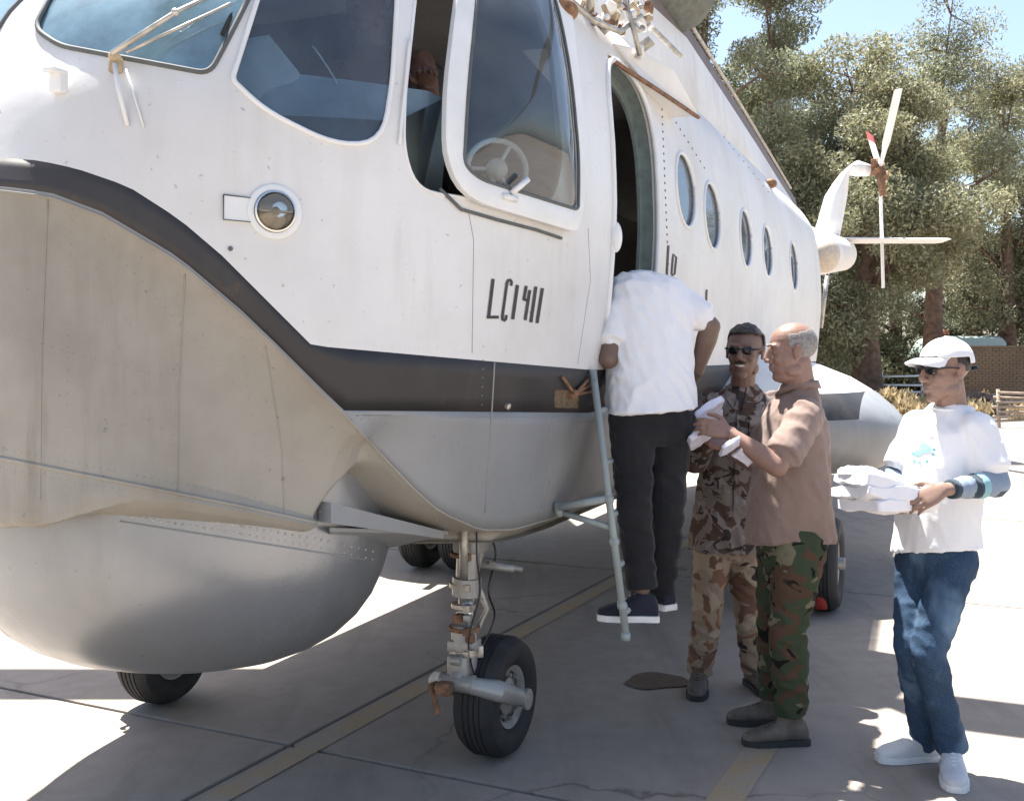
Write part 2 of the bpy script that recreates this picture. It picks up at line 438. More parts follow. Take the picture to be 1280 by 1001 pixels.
for v in bm.verts:                                            # wheel bay pressed into the port side of the bow
    d = Vector(((v.co[i]-RC[i])/RX[i] for i in range(3))); l2 = d.x**2+d.z**2
    if l2 < 1 and -v.co.y > .3 and v.co.z < 1.6:
        k = min(1, (1-l2)*1.9); k = k*k*(3-2*k); dc = min((v.co-c_).length for c_ in CHP); m_ = min(1, max(0, dc-.015)/.10); v.co.y += .26*k*m_*m_*(3-2*m_)
bmesh.ops.recalc_face_normals(bm, faces=bm.faces[:])
bow = from_bm('hull_bottom', bm, M['tan'], heli, True, 40)
BB = BVHTree.FromPolygons([tuple(p) for p in bow_v], bow_f)
# chine spray rail
bm = bmesh.new(); cp = [H(p[0], p[1], p[2]) for p in ch]; cpm = [H(p[0], -p[1], p[2]) for p in ch]
tube(bm, list(reversed(cpm[1:40])) + cp[:48], .004, 8); from_bm('chine_rail', bm, M['tan'], heli)

# glazing
def pane(name, out3, mat, off=-.006, bulge=.0, rings=5, parent=heli):
    c = sum(out3, Vector())/len(out3); bm = bmesh.new(); prev = None
    nn = onskin(c)[1]
    for k in range(rings+1):
        t = k/rings; row = []
        for p in out3:
            q = p.lerp(c, t)
            s, n = onskin(q, off); row.append(s + nn*bulge*math.sin(min(1, t*1.15)*PI/2))
        if k == rings:
            cv = bm.verts.new(row[0])
            for i in range(len(prev)): bm.faces.new((prev[i], prev[(i+1) % len(prev)], cv))
        else:
            vs = [bm.verts.new(q) for q in row]
            if prev:
                for i in range(len(vs)): bm.faces.new((prev[i], prev[(i+1) % len(vs)], vs[(i+1) % len(vs)], vs[i]))
            prev = vs
    return from_bm(name, bm, mat, parent)
def rim(name, out3, r, mat, off=.004, parent=heli):
    bm = bmesh.new(); pts = [onskin(p, off)[0] for p in out3]; pts.append(pts[0]); pts.append(pts[1])
    tube(bm, pts, r, 8); return from_bm(name, bm, mat, parent)
for k, g in (('windshield', 'glass_skytint'), ('quarter', 'glass')):
    for o3 in (win[k], mir(win[k])):
        g_ = pane('cockpit_window', o3, M[g]); rim('window_seal', o3, .008, M['seal'] if k == 'windshield' else M['whitetrim'], .002, g_)
rim('window_sill', win['side'], .006, M['whitetrim'], .0)
# starboard sliding window closed
g_ = pane('cockpit_window', mir(win['side']), M['glass'], -.004, .04); rim('window_seal', mir(win['side']), .012, M['whitetrim'], .002, g_)
for i, oc in enumerate(win['port']):
    g_ = pane('porthole', oc, M['porthole'], -.012, 0, 3); rim('porthole_rim', oc, .011, M['whitetrim'], .001, g_)
# port sliding blister window, slid aft over the skin
so = outline_from_px([(566, -20), (549, 110), (547, 200), (572, 250), (712, 291), (722, 240), (716, 120), (700, -20), (672, -66), (578, -84)], [30, 30, 30, 34, 10, 20, 30, 40, 30, 30], 10)
si = outline_from_px([(588, -10), (575, 110), (569, 208), (590, 226), (711, 263), (712, 200), (703, 100), (684, 0), (655, -52), (596, -66)], [30, 30, 12, 12, 6, 30, 40, 40, 30, 30], 10)
def strip_frame(name, outer, inner, off, th, mat, parent):
    n = 96
    def res(pts):
        L = [0]; q = pts+[pts[0]]
        for a, b in zip(q, q[1:]): L.append(L[-1]+(b-a).length)
        out = []
        for i in range(n):
            s = L[-1]*i/n; k = max(j for j in range(len(L)-1) if L[j] <= s); t = (s-L[k])/max(1e-6, L[k+1]-L[k]); out.append(q[k].lerp(q[k+1], t))
        return out
    a = res(outer); ib = res(inner); b = [min(ib, key=lambda q: (q-p).length) for p in a]
    bm = bmesh.new(); rows = []
    for pts, o in ((a, off-th), (a, off-.003), ([p.lerp(q, .15) for p, q in zip(a, b)], off), ([p.lerp(q, .8) for p, q in zip(a, b)], off), (b, off-.004), (b, off-th)):
        rows.append([bm.verts.new(onskin(p, o)[0]) for p in pts])
    for r0, r1 in zip(rows, rows[1:]+rows[:1]):
        for i in range(n):
            try: bm.faces.new((r0[i], r0[(i+1) % n], r1[(i+1) % n], r1[i]))
            except ValueError: pass
    bmesh.ops.remove_doubles(bm, verts=bm.verts[:], dist=.0003)
    return from_bm(name, bm, mat, parent, True, 50)
slw = pane('sliding_window', si, M['glass'], .030, .075, 8)
strip_frame('sliding_frame', so, si, .042, .026, M['whitetrim'], slw)
rim('window_seal', si, .006, M['seal'], .040, slw)
bm = bmesh.new(); a, n = hit(625, 243, .05); b, _ = hit(638, 226, .075); tube(bm, [a, b], .011, 8); tube(bm, [hit(616, 246, .045)[0], hit(632, 250, .045)[0]], .012, 8)
from_bm('latch', bm, M['whitetrim'], slw)
# rain gutter line under the window
bm = bmesh.new(); tube(bm, [hit(x, y, .006)[0] for x, y in ((548, 236), (575, 262), (620, 275), (670, 288), (700, 298))], .006, 6); from_bm('window_track', bm, M['seal'], heli)
bm = bmesh.new(); tube(bm, [hit(x, y, .012)[0] for x, y in ((600, -20), (470, 0), (300, 110), (283, 112))][:0] or [hit(497+i*1.2, 182-i*12, .01)[0] for i in range(12)], .005, 6); from_bm('window_post_trim', bm, M['whitetrim'], heli)
# door surround, inner frame
dr = rim('door_frame', door3, .014, M['whitetrim'], .003)
bm = bmesh.new(); n_ = len(door3); c_ = sum(door3, Vector())/n_
r0 = [p + H(0, -.022, 0) + (p-c_)*.0 for p in door3]; r1 = [p + H(0, -.20, 0) - (p-c_)*Vector((.10, 0, .05)) if False else p + H(0, -.075, 0) for p in door3]
r2 = [Vector((p.x-(p.x-c_.x)*.10, p.y, p.z-(p.z-c_.z)*.07)) for p in r1]
loft(bm, [r0, r1, r2, [q + H(0, -.015, 0) for q in r2]], cap=False); from_bm('door_jamb', bm, M['greenframe'], heli, True, 40)
# handle bulge ahead of the door
bm = bmesh.new(); c, n = at_uz(.30, 2.12, .012); ellipsoid(bm, c, .028, .028, .065); from_bm('door_handle', bm, M['whitetrim'], heli)

# cabin: floor, bulkhead, ribs, seat
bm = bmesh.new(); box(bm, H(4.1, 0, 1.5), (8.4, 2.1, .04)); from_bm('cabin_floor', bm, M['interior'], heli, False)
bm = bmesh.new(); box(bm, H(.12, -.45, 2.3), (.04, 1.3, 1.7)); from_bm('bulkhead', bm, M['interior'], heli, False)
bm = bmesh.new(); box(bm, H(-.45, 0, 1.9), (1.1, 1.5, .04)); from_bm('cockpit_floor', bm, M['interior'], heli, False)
bm = bmesh.new()
for u in (1.25, 1.9, 2.6, 3.6): 
    tube(bm, [at_uz(u, z, -.05, -1)[0] for z in (1.6, 1.9, 2.2, 2.5, 2.8, 3.0)], .02, 6)
for z in (1.95, 2.35, 2.75): tube(bm, [at_uz(u, z, -.06, -1)[0] for u in (.4, 1, 2, 3.2)], .018, 6)
from_bm('cabin_rib', bm, M['greenframe'], heli)
bm = bmesh.new(); box(bm, H(.75, -.7, 2.05), (.3, .3, .45), bev=.02); from_bm('equipment_box', bm, M['darkgrey'], heli, False)
# instrument panel cowl (pale blue) and console
bm = bmesh.new(); rows = []
for i in range(13):
    v = -.95+1.9*i/12; s = (1-abs(v)**2.5*.3)
    rows.append([H(-1.46+.02+abs(v)**2*.45, v, 2.36), H(-1.40+abs(v)**2*.45, v, 2.5*s+.08*(1-s)), H(-1.2+abs(v)**2*.42, v, 2.60-.10*abs(v)), H(-1.02+abs(v)**2*.35, v, 2.62-.12*abs(v)), H(-.98+abs(v)**2*.35, v, 2.56-.12*abs(v)), H(-1.05+abs(v)**2*.35, v, 2.1), H(-1.3+abs(v)**2*.4, v, 2.0)])
loft(bm, rows); from_bm('instrument_cowl', bm, M['cowl'], heli)
bm = bmesh.new()
for x0, s in ((-.62, .24), (-.55, .2)): pass
for v in (.46, -.46):
    box(bm, H(-.45, v, 2.15), (.46, .46, .10), bev=.03); box(bm, H(-.22, v, 2.48), (.10, .44, .62), Matrix.Rotation(R(8), 3, 'Y'), bev=.03)
from_bm('pilot_seat', bm, M['darkgrey'], heli)
bm = bmesh.new(); c_, _ = hit(650, 208, -.10)
ax = (HI.to_3x3() @ Vector((.15, -1, .1))).normalized(); x_, y_, _d = frame_of(ax)
tube(bm, [c_ + x_*.105*math.cos(a) + y_*.105*math.sin(a) for a in [2*PI*i/28 for i in range(29)]], .011, 8)
for a in (0, 2.1, 4.2): tube(bm, [c_, c_ + x_*.1*math.cos(a) + y_*.1*math.sin(a)], .008, 6)
ellipsoid(bm, c_, .04, .04, .04); tube(bm, [c_, c_ + Vector((0, .1, -.25))], .012, 6)
from_bm('cockpit_fan', bm, M['whitetrim'], heli)
bm = bmesh.new(); pts = [hit(x, y, -.25)[0] for x, y in ((415, -10), (430, 10), (448, 35), (462, 60), (470, 82))]; tube(bm, pts, .003, 6); from_bm('antenna_wire', bm, M['whitetrim'], heli)

o1 = [HI @ P(x, y, Y) for x, y, Y in dense(rounded([(291, 120, 3.30), (300, 50, 3.34), (336, 44, 3.42), (372, 88, 3.46), (398, 135, 3.50), (404, 195, 3.52), (300, 175, 3.30)], .04), .05)]
bm = bmesh.new(); c_ = sum(o1, Vector())/len(o1); bk = HI.to_3x3() @ Vector((.06, .16, 0)); loft(bm, [o1, [p.lerp(c_, .06) - bk*.12 for p in o1], [p.lerp(c_, .25) - bk*.18 for p in o1]], True)
from_bm('dash_cover', bm, M['cowl'], heli, True, 50)
# windscreen wiper
def wiper(base, tip, off0=.05):
    bm = bmesh.new(); a, n = hit(*base, .05); b, _ = hit(*tip, .03)
    box(bm, hit(base[0], base[1]+4, .015)[0], (.03, .032, .045), bev=.009); ellipsoid(bm, hit(base[0]+2, base[1]-1, .035)[0], .018, .018, .014)
    w_ = from_bm('wiper', bm, M['yellowmetal'], heli)
    bm = bmesh.new(); m1 = a.lerp(b, .5) + n*.02; tube(bm, [a, m1, b], [.009, .007, .006], 8); ellipsoid(bm, m1, .012, .012, .012)
    a2 = hit(base[0]+16, base[1]-5, .04)[0]; b2 = hit(tip[0]-12, tip[1]+26, .03)[0]; tube(bm, [a2, b2], .005, 8)
    from_bm('wiper_arm', bm, M['oldmetal'], w_)
    bm = bmesh.new(); q0 = hit(tip[0]-22, tip[1]+58, .012)[0]; q1 = hit(tip[0]+40, tip[1]-70, .012)[0]; tube(bm, [q0, q0.lerp(q1, .5), q1], .007, 6); from_bm('wiper_blade', bm, M['rubber'], w_)
wiper((147, 82), (300, -12))
bm = bmesh.new(); a, n = hit(150, 95, .0)
tube(bm, [hit(148, 88, .03)[0], hit(152, 118, .03)[0], hit(160, 158, .004)[0]], .006, 8); tube(bm, [hit(160, 92, .02)[0], hit(180, 160, .004)[0]], .003, 6)
from_bm('wiper_pipe', bm, M['whitetrim'], heli)
bm = bmesh.new(); box(bm, hit(78, 108, .02)[0], (.03, .045, .06), bev=.006); box(bm, hit(80, 101, .045)[0], (.05, .045, .012), bev=.003); from_bm('pitot_bracket', bm, M['whitetrim'], heli)

# landing light
def disc_part(name, c, n, prof, mat, parent=heli, seg=32, sx=1):
    bm = bmesh.new(); lathe(bm, prof, c, n, seg); return from_bm(name, bm, mat, parent, True, 35)
c, n = hit(343, 265); c = c - n*.004
x_, y_, _ = frame_of(n)
lamp = disc_part('landing_light', c, n, [(.079, 0), (.079, .010), (.074, .013), (.062, .013), (.060, .008), (.058, .010)], M['whitetrim'])
disc_part('lamp_ring', c, n, [(.060, .011), (.060, .020), (.055, .022), (.0548, .012)], M['chrome'], lamp)
bm = bmesh.new(); lathe(bm, [(.054, .013), (.04, .0135), (.02, .0138), (.005, .014)], c, n); from_bm('reflector', bm, simple('reflector_metal', (.75, .76, .78), .12, .95, .3, 30), lamp)
bm = bmesh.new(); ellipsoid(bm, c + n*.016, .014, .014, .014); tube(bm, [c + n*.02 - x_*.05, c + n*.02 + x_*.05], .003, 6); from_bm('bulb', bm, M['yellowmetal'], lamp)
bm = bmesh.new()
for k, (r_, h_) in enumerate(((.054, .018), (.046, .026), (.032, .032), (.016, .035))): pass
lathe(bm, [(.0545, .018), (.046, .027), (.032, .033), (.016, .036), (.001, .037)], c, n); from_bm('lens', bm, M['lens'], lamp)
def plate(name, px4, off, th, mat, parent=heli, r=2, screws=False):
    o3 = [hit(x, y, off)[0] for x, y in dense(rounded(px4, r, 3), 14)]; nn = hit(px4[0][0], px4[0][1])[1]
    bm = bmesh.new(); loft(bm, [[p - nn*th for p in o3], o3]); return from_bm(name, bm, mat, parent, False)
plate('lamp_plate', [(279, 244), (313, 248), (313, 278), (279, 275)], .006, .01, M['whitetrim'])
rimp = [hit(x, y, .007)[0] for x, y in ((279, 244), (313, 248), (313, 278), (279, 275), (279, 244))]
bm = bmesh.new(); tube(bm, rimp, .0022, 5); from_bm('plate_edge', bm, M['darkgrey'], heli)
disc_part('screw', *[q for q in hit(288, 311, .0)], [(.007, 0), (.007, .004), (.001, .005)], M['darkgrey'], heli, 10)

# raised seams and rivet rows
bm = bmesh.new()
def seam(pxs, r=.0022, off=.0):
    pts = []
    for (x0, y0), (x1, y1) in zip(pxs, pxs[1:]):
        m_ = max(2, int(math.hypot(x1-x0, y1-y0)/14))
        for s in range(m_): pts.append(hit(x0+(x1-x0)*s/m_, y0+(y1-y0)*s/m_, off)[0])
    pts.append(hit(*pxs[-1], off)[0]); pts = [p for p in pts if p is not None]
    tube(bm, pts, r, 5)
seam([(618, 452), (612, 560), (606, 640)], .004); seam([(690, 520), (684, 600), (676, 636)], .003)
seam([(585, 262), (592, 300), (590, 442)], .0015)
seam([(735, 285), (738, 350), (722, 455)], .0015); seam([(430, 519), (620, 521), (738, 521)], .0015)
from_bm('skin_seam', bm, M['grey'], heli)
def rivets(rowsp, name, mat, r=.0036, step=13, bvh=None):
    V = []; Fc = []
    for (x0, y0, x1, y1) in rowsp:
        m_ = int(math.hypot(x1-x0, y1-y0)/step)
        for s in range(m_+1):
            p, n = hit(x0+(x1-x0)*s/m_, y0+(y1-y0)*s/m_, 0, bvh)
            if p is None: continue
            x_, y_, _ = frame_of(n); b0 = len(V)
            for i in range(6): V.append(p + x_*r*math.cos(i*PI/3) + y_*r*math.sin(i*PI/3))
            for i in range(6): V.append(p + n*r*.5 + (x_*math.cos(i*PI/3) + y_*math.sin(i*PI/3))*r*.6)
            for i in range(6): Fc.append((b0+i, b0+(i+1) % 6, b0+6+(i+1) % 6, b0+6+i))
            Fc.append(tuple(b0+6+i for i in range(6)))
    return tag(mk(name, V, Fc, mat, heli), kind='stuff')
rivets([(604, 450, 598, 640), (440, 524, 735, 524), (700, 526, 694, 640), (640, 526, 634, 650)], 'rivet_row', M['grey'], .0028, 11)
rivets([(400, 425, 735, 454), (740, 80, 745, 440), (300, 120, 420, 190), (500, 200, 500, 300)], 'rivet_row', M['white'], .0026, 11)

for rw in (((0, 560, 180, 596, 9), (180, 596, 400, 640, 9), (0, 585, 150, 612, 9), (225, 345, 215, 630, 12), (90, 262, 80, 620, 14), (300, 410, 330, 640, 12), (246, 340, 420, 560, 12), (420, 528, 545, 650, 8), (130, 300, 330, 520, 14), (10, 420, 200, 470, 14))):
    rivets([rw[:4]], 'rivet_row', M['tan'], .0024, rw[4], BB)
def bseam(pxs, r=.003):
    bm = bmesh.new(); pts = []
    for (x0, y0), (x1, y1) in zip(pxs, pxs[1:]):
        for k in range(12):
            p = hit(x0+(x1-x0)*k/12, y0+(y1-y0)*k/12, 0, BB)[0]
            if p is not None: pts.append(p)
    tube(bm, pts, r, 6); from_bm('hull_seam', bm, M['tan'], heli)
bseam([(0, 572), (160, 604), (300, 632), (405, 655)], .006); bseam([(232, 330), (224, 480), (222, 636)], .0022); bseam([(60, 250), (52, 450), (50, 640)], .0022); bseam([(330, 420), (352, 560), (356, 650)], .0022)
# registration lettering painted on the nose side: strokes laid on the skin
def stroke(V, Fc, pxs, wpx):
    q = []
    for (x0, y0), (x1, y1) in zip(pxs, pxs[1:]):
        m_ = max(1, int(math.hypot(x1-x0, y1-y0)/5))
        for k_ in range(m_): q.append((x0+(x1-x0)*k_/m_, y0+(y1-y0)*k_/m_))
    q.append(pxs[-1]); b0 = len(V)
    for k_, (x, y) in enumerate(q):
        xa, ya = q[max(0, k_-1)]; xb, yb = q[min(len(q)-1, k_+1)]; L_ = math.hypot(xb-xa, yb-ya) or 1; nx, ny = -(yb-ya)/L_, (xb-xa)/L_
        for sg in (-1, 1): V.append(hit(x+nx*wpx*sg/2, y+ny*wpx*sg/2, .0030)[0])
    for k_ in range(len(q)-1): Fc.append((b0+2*k_, b0+2*k_+1, b0+2*k_+3, b0+2*k_+2))
def zz(x, y): return (560+x/4.173, 320+y/4.173)          # coordinates read on an enlarged crop
V = []; Fc = []
for st_, w_ in (([(233, 120), (210, 312)], 3.9), ([(200, 319), (262, 319)], 3.6), ([(327, 156), (329, 134), (322, 125), (312, 127), (305, 142), (297, 200), (281, 318), (282, 332), (291, 337), (299, 330), (302, 308)], 3.3),
                ([(360, 152), (335, 330)], 3.9), ([(406, 156), (393, 228)], 3.4), ([(388, 226), (422, 234)], 3.0), ([(424, 178), (400, 335)], 3.6), ([(456, 160), (430, 346)], 3.8), ([(490, 168), (462, 350)], 3.8)):
    stroke(V, Fc, [zz(*p) for p in st_], w_)
lt = mk('registration_lettering', V, Fc, M['stencil'], heli, False)
# small stencils aft of the door
for st_, w_ in (([(835, 307), (833, 345)], 2.6), ([(839, 343), (841, 318), (845, 322), (843, 342), (839, 345)], 2.2), ([(883, 362), (882, 385)], 2.2)):
    V = []; Fc = []; stroke(V, Fc, st_, w_); mk('side_stencil', V, Fc, M['stencil'], heli, False)
# rusty tie-down fitting on the stripe and patch
plate('hull_patch', [(692, 487), (722, 487), (722, 510), (692, 509)], .004, .006, simple('brown_patch_paint', (.14, .10, .06), .7, var=.5, scale=40))
c, n = hit(713, 491); disc_part('tie_down_eye', c, n, [(.02, 0), (.02, .02), (.008, .03)], M['rust'], heli, 12)
bm = bmesh.new()
for q0, q1 in (((713, 491), (737, 488)), ((713, 491), (736, 478)), ((713, 491), (700, 470)), ((713, 491), (735, 470))): tube(bm, [hit(*q0, .02)[0], hit(*q1, .012)[0]], .007, 6)
from_bm('tie_down_strut', bm, M['rust'], heli)
c, n = hit(633, 507); disc_part('drain_plug', c, n, [(.012, 0), (.012, .012), (.006, .016)], M['oldmetal'], heli, 12)

# radome under the bow
bm = bmesh.new(); tl = R(6); axr = H(math.sin(tl), 0, math.cos(tl)); rc = H(-1.0, 0, 0)
prof = [(.001, .595), (.10, .596), (.20, .600), (.30, .612), (.40, .636), (.49, .672), (.57, .722), (.635, .785), (.685, .86), (.718, .94), (.738, 1.02), (.746, 1.10), (.748, 1.20), (.748, 1.34)]
lathe(bm, prof, rc+H(.0, 0, -.065), axr, 72); rad = from_bm('radome', bm, M['radome'], heli, True, 70)
RB = BVHTree.FromObject(rad, bpy.context.evaluated_depsgraph_get())
for dy in (9, 19):
    rivets([(165, 627+dy, 300, 648+dy), (303, 649+dy, 410, 667+dy), (413, 668+dy, 466, 680+dy)], 'rivet_row', M['oldmetal'], .0042, 9, RB)
bm = bmesh.new(); tube(bm, [p for p in [hit(x, 627+26+(x-160)*.155, .0, RB)[0] for x in range(150, 470, 12)] if p is not None], .003, 6); from_bm('radome_joint', bm, M['grey'], rad)
p, n = hit(406, 668, .005, RB) if hit(406, 668, 0, RB)[0] else (H(-.5, .7, 1.0), H(0, 1, 0))
bm = bmesh.new(); ellipsoid(bm, HI @ P(406, 668, 3.42), .016, .016, .018); from_bm('rust_fitting', bm, M['rust'], heli)
# support spar under the recess
bm = bmesh.new()
q = [HI @ P(414, 640, 3.32), HI @ P(555, 668, 3.80)]
loft(bm, [[q[0]+Vector((0, 0, .03)), q[0]+Vector((.02, .06, .03)), q[0]+Vector((.02, .06, -.035)), q[0]+Vector((0, 0, -.035))], [q[1]+Vector((0, 0, .012)), q[1]+Vector((.02, .06, .012)), q[1]+Vector((.02, .06, -.015)), q[1]+Vector((0, 0, -.015))]])
from_bm('hull_spar', bm, M['grey'], heli, False)
bm = bmesh.new()
q = [HI @ P(412, 664, 3.36), HI @ P(560, 668, 3.85), HI @ P(490, 684, 3.9), HI @ P(412, 690, 3.7)]
loft(bm, [[p for p in q], [p + Vector((0, 0, .012)) for p in q]]); from_bm('keel_plate', bm, M['grey'], heli, False)

# landing gear
def wheel(c, ax, r, wd, parent, mat_rim='gearpaint', name='wheel'):
    bm = bmesh.new(); hw = wd/2
    prof = [(r*.50, -hw*.55), (r*.56, -hw*.78), (r*.66, -hw*.95), (r*.80, -hw), (r*.90, -hw*.90), (r*.97, -hw*.62)]
    for g in (-.45, -.2, .05, .3):
        prof += [(r*.995, hw*(g)), (r*.995, hw*(g+.06)), (r*.975, hw*(g+.08)), (r*.975, hw*(g+.13)), (r*.995, hw*(g+.15))]
    prof += [(r*.97, hw*.62), (r*.90, hw*.90), (r*.80, hw), (r*.66, hw*.95), (r*.56, hw*.78), (r*.50, hw*.55)]
    lathe(bm, prof, c, ax, 56); t = from_bm(name, bm, M['rubber'], parent, True, 35)
    bm = bmesh.new(); lathe(bm, [(r*.12, hw*.75), (r*.30, hw*.55), (r*.42, hw*.55), (r*.48, hw*.70), (r*.52, hw*.74), (r*.52, -hw*.74), (r*.48, -hw*.70), (r*.42, -hw*.55), (r*.30, -hw*.55), (r*.12, -hw*.75)], c, ax, 36)
    x_, y_, d_ = frame_of(Vector(ax))
    for k in range(8):
        a = k*PI/4; 
        for s_ in (-1, 1): lathe(bm, [(.008, -.01), (.008, .012)], Vector(c)+x_*math.cos(a)*r*.36+y_*math.sin(a)*r*.36+d_*s_*hw*.58, Vector(ax)*s_, 6)
    from_bm('wheel_rim', bm, M[mat_rim], t, True, 35); return t
def nose_gear(v, flip=1):
    g = bpy.data.objects.new('nose_gear', None); link(g, heli)
    sgn = 1 if v > 0 else -1
    # castered a little so the tyre turns towards the camera
    ax = H(-.04, 1, 0).normalized(); wc = H(-.01, v, .24); fw = H(1, .04, 0).normalized()
    wheel(wc, ax, .24, .19, g)
    top_ = H(-.20, v-.03*sgn, 1.0); kn = H(-.19, v-.06*sgn, .50)
    bm = bmesh.new(); tube(bm, [top_, top_.lerp(kn, .62)], .046, 14); tube(bm, [top_.lerp(kn, .50)+H(0,0,0), top_.lerp(kn, .64)], .058, 14)
    box(bm, top_.lerp(kn, .18)+H(.02, 0, 0), (.12, .12, .13), bev=.02); from_bm('strut', bm, M['gearpaint'], g, True, 40)
    bm = bmesh.new(); tube(bm, [top_.lerp(kn, .62), top_.lerp(kn, 1.0)], .030, 14); from_bm('piston', bm, M['chrome'], g)
    bm = bmesh.new(); tube(bm, [kn+H(0,0,.06), kn-H(0,0,.14)], .052, 14); box(bm, kn-H(0, 0, .02), (.10, .11, .05), bev=.012); box(bm, kn+H(-.04, 0, -.09), (.07, .09, .09), bev=.015)
    tube(bm, [kn+H(-.075, -.02, -.06), kn+H(-.075, .02, -.06)], .02, 10); from_bm('knuckle', bm, M['gearpaint'], g, True, 40)
    # trailing fork arms
    bm = bmesh.new()
    for s_ in (1, -1):
        a = kn + H(-.07, 0, -.15) + ax*s_*.03; e = wc + ax*s_*.115
        b = a.lerp(e, .25) + ax*s_*.08
        tube(bm, [a, b, e], [.03, .042, .034], 12)
    tube(bm, [wc - ax*.13, wc + ax*.135], .03, 12); tube(bm, [wc + ax*.13, wc + ax*.145], .042, 14)
    yk = kn + H(-.06, 0, -.15); tube(bm, [kn - H(0, 0, .08), yk], [.05, .042], 12); tube(bm, [yk - ax*.07, yk + ax*.07], .036, 12)
    for t_ in (.35, .7):
        c_ = yk.lerp(wc, t_) + ax*.105; tube(bm, [c_ - H(0, 0, .03), c_ + H(0, 0, .03)], .020, 8)
    from_bm('fork', bm, M['gearpaint'], g, True, 40)
    for zz_, rr_ in ((.04, .062), (-.05, .060), (.13, .052), (.21, .060), (.33, .056)):
        bm = bmesh.new(); c_ = kn + H(0, 0, zz_); tube(bm, [c_, c_ + H(0, 0, .016)], rr_, 14); box(bm, c_ + H(-.045, .035, .008), (.035, .03, .03), bev=.005); from_bm('clamp', bm, M['rust' if zz_ in (.04, .33) else 'oldmetal'], g, True, 40)
    for k_ in range(7):
        bm = bmesh.new(); c_ = kn + H(random.uniform(-.07, .06), random.uniform(-.02, .075), random.uniform(-.14, .24)); box(bm, c_, (random.uniform(.02, .045), random.uniform(.02, .04), random.uniform(.02, .05)), Matrix.Rotation(random.random()*3, 3, 'Z'), bev=.004); from_bm('lug', bm, M[('oldmetal', 'gearpaint', 'rust')[k_ % 3]], g, True, 40)
    bm = bmesh.new(); tube(bm, [kn + H(-.02, -.09, -.17), kn + H(-.10, -.1, -.16), kn + H(-.13, -.05, -.26)], .012, 8); box(bm, kn + H(-.12, -.03, -.16), (.05, .06, .05), bev=.01); from_bm('tow_fitting', bm, M['rust'], g)
    # torque links and drag brace
    bm = bmesh.new(); k1 = top_.lerp(kn, .60); a1 = k1 + H(.05, .03, 0); m1 = k1 + H(.13, .03, -.10); e1 = kn + H(.05, .03, .02)
    tube(bm, [a1, m1, e1], .012, 8); tube(bm, [top_+H(.30, -.02, .02), top_.lerp(kn, .52)+H(.04, 0, 0)], .024, 10); tube(bm, [top_+H(-.10, .02, .01), top_.lerp(kn, .58)+H(-.03, 0, 0)], .018, 10)
    from_bm('brace', bm, M['oldmetal'], g)
    bm = bmesh.new(); tube(bm, smooth_poly([tuple(top_+H(.02, .055, -.05)), tuple(top_+H(.09, .07, -.16)), tuple(top_+H(.03, .065, -.30)), tuple(top_+H(.10, .06, -.42)), tuple(kn+H(.03, .05, -.06))], 6, False), .0045, 6); tube(bm, smooth_poly([tuple(top_+H(-.05, .05, -.02)), tuple(top_+H(-.07, .06, -.15)), tuple(top_+H(-.045, .06, -.3)), tuple(kn+H(-.07, .05, .02)), tuple(kn+H(-.03, .06, -.14))], 6, False), .004, 6)
    from_bm('brake_hose', bm, M['black'], g)
    bm = bmesh.new(); a = top_.lerp(kn, .40)+H(.02, .05, 0); tube(bm, [a, a + (HI.to_3x3() @ Vector((.13, -.02, -.012)))], .015, 10); tube(bm, [a + (HI.to_3x3() @ Vector((.03, -.02, .012))), a + (HI.to_3x3() @ Vector((.16, .0, -.02)))], .010, 8); from_bm('step_peg', bm, M['gearpaint'], g)
nose_gear(.85); nose_gear(-.85)
def main_gear(u, v, twin):
    g = bpy.data.objects.new('main_gear', None); link(g, heli)
    for dv in twin: wheel(H(u, v+dv, .30), H(0, 1, 0), .30, .2, g)
    bm = bmesh.new(); tube(bm, [H(u, v+twin[0]-.12, .30), H(u, v+twin[-1]+.12, .30)], .04, 12); tube(bm, [H(u, v, .30), H(u+.02, v, .98)], .05, 12); tube(bm, [H(u, v, .4), H(u-.5, v-.1, .95)], .03, 10)
    from_bm('main_strut', bm, M['gearpaint'], g)
main_gear(3.05, 1.70, (-.17, .12)); main_gear(3.3, -1.02, (-.17, .17))
bm = bmesh.new(); tube(bm, [HI @ P(1024, 690, 6.6), HI @ P(1026, 760, 6.6)], .04, 10); from_bm('wheel_chock_post', bm, M['redpaint'], heli)

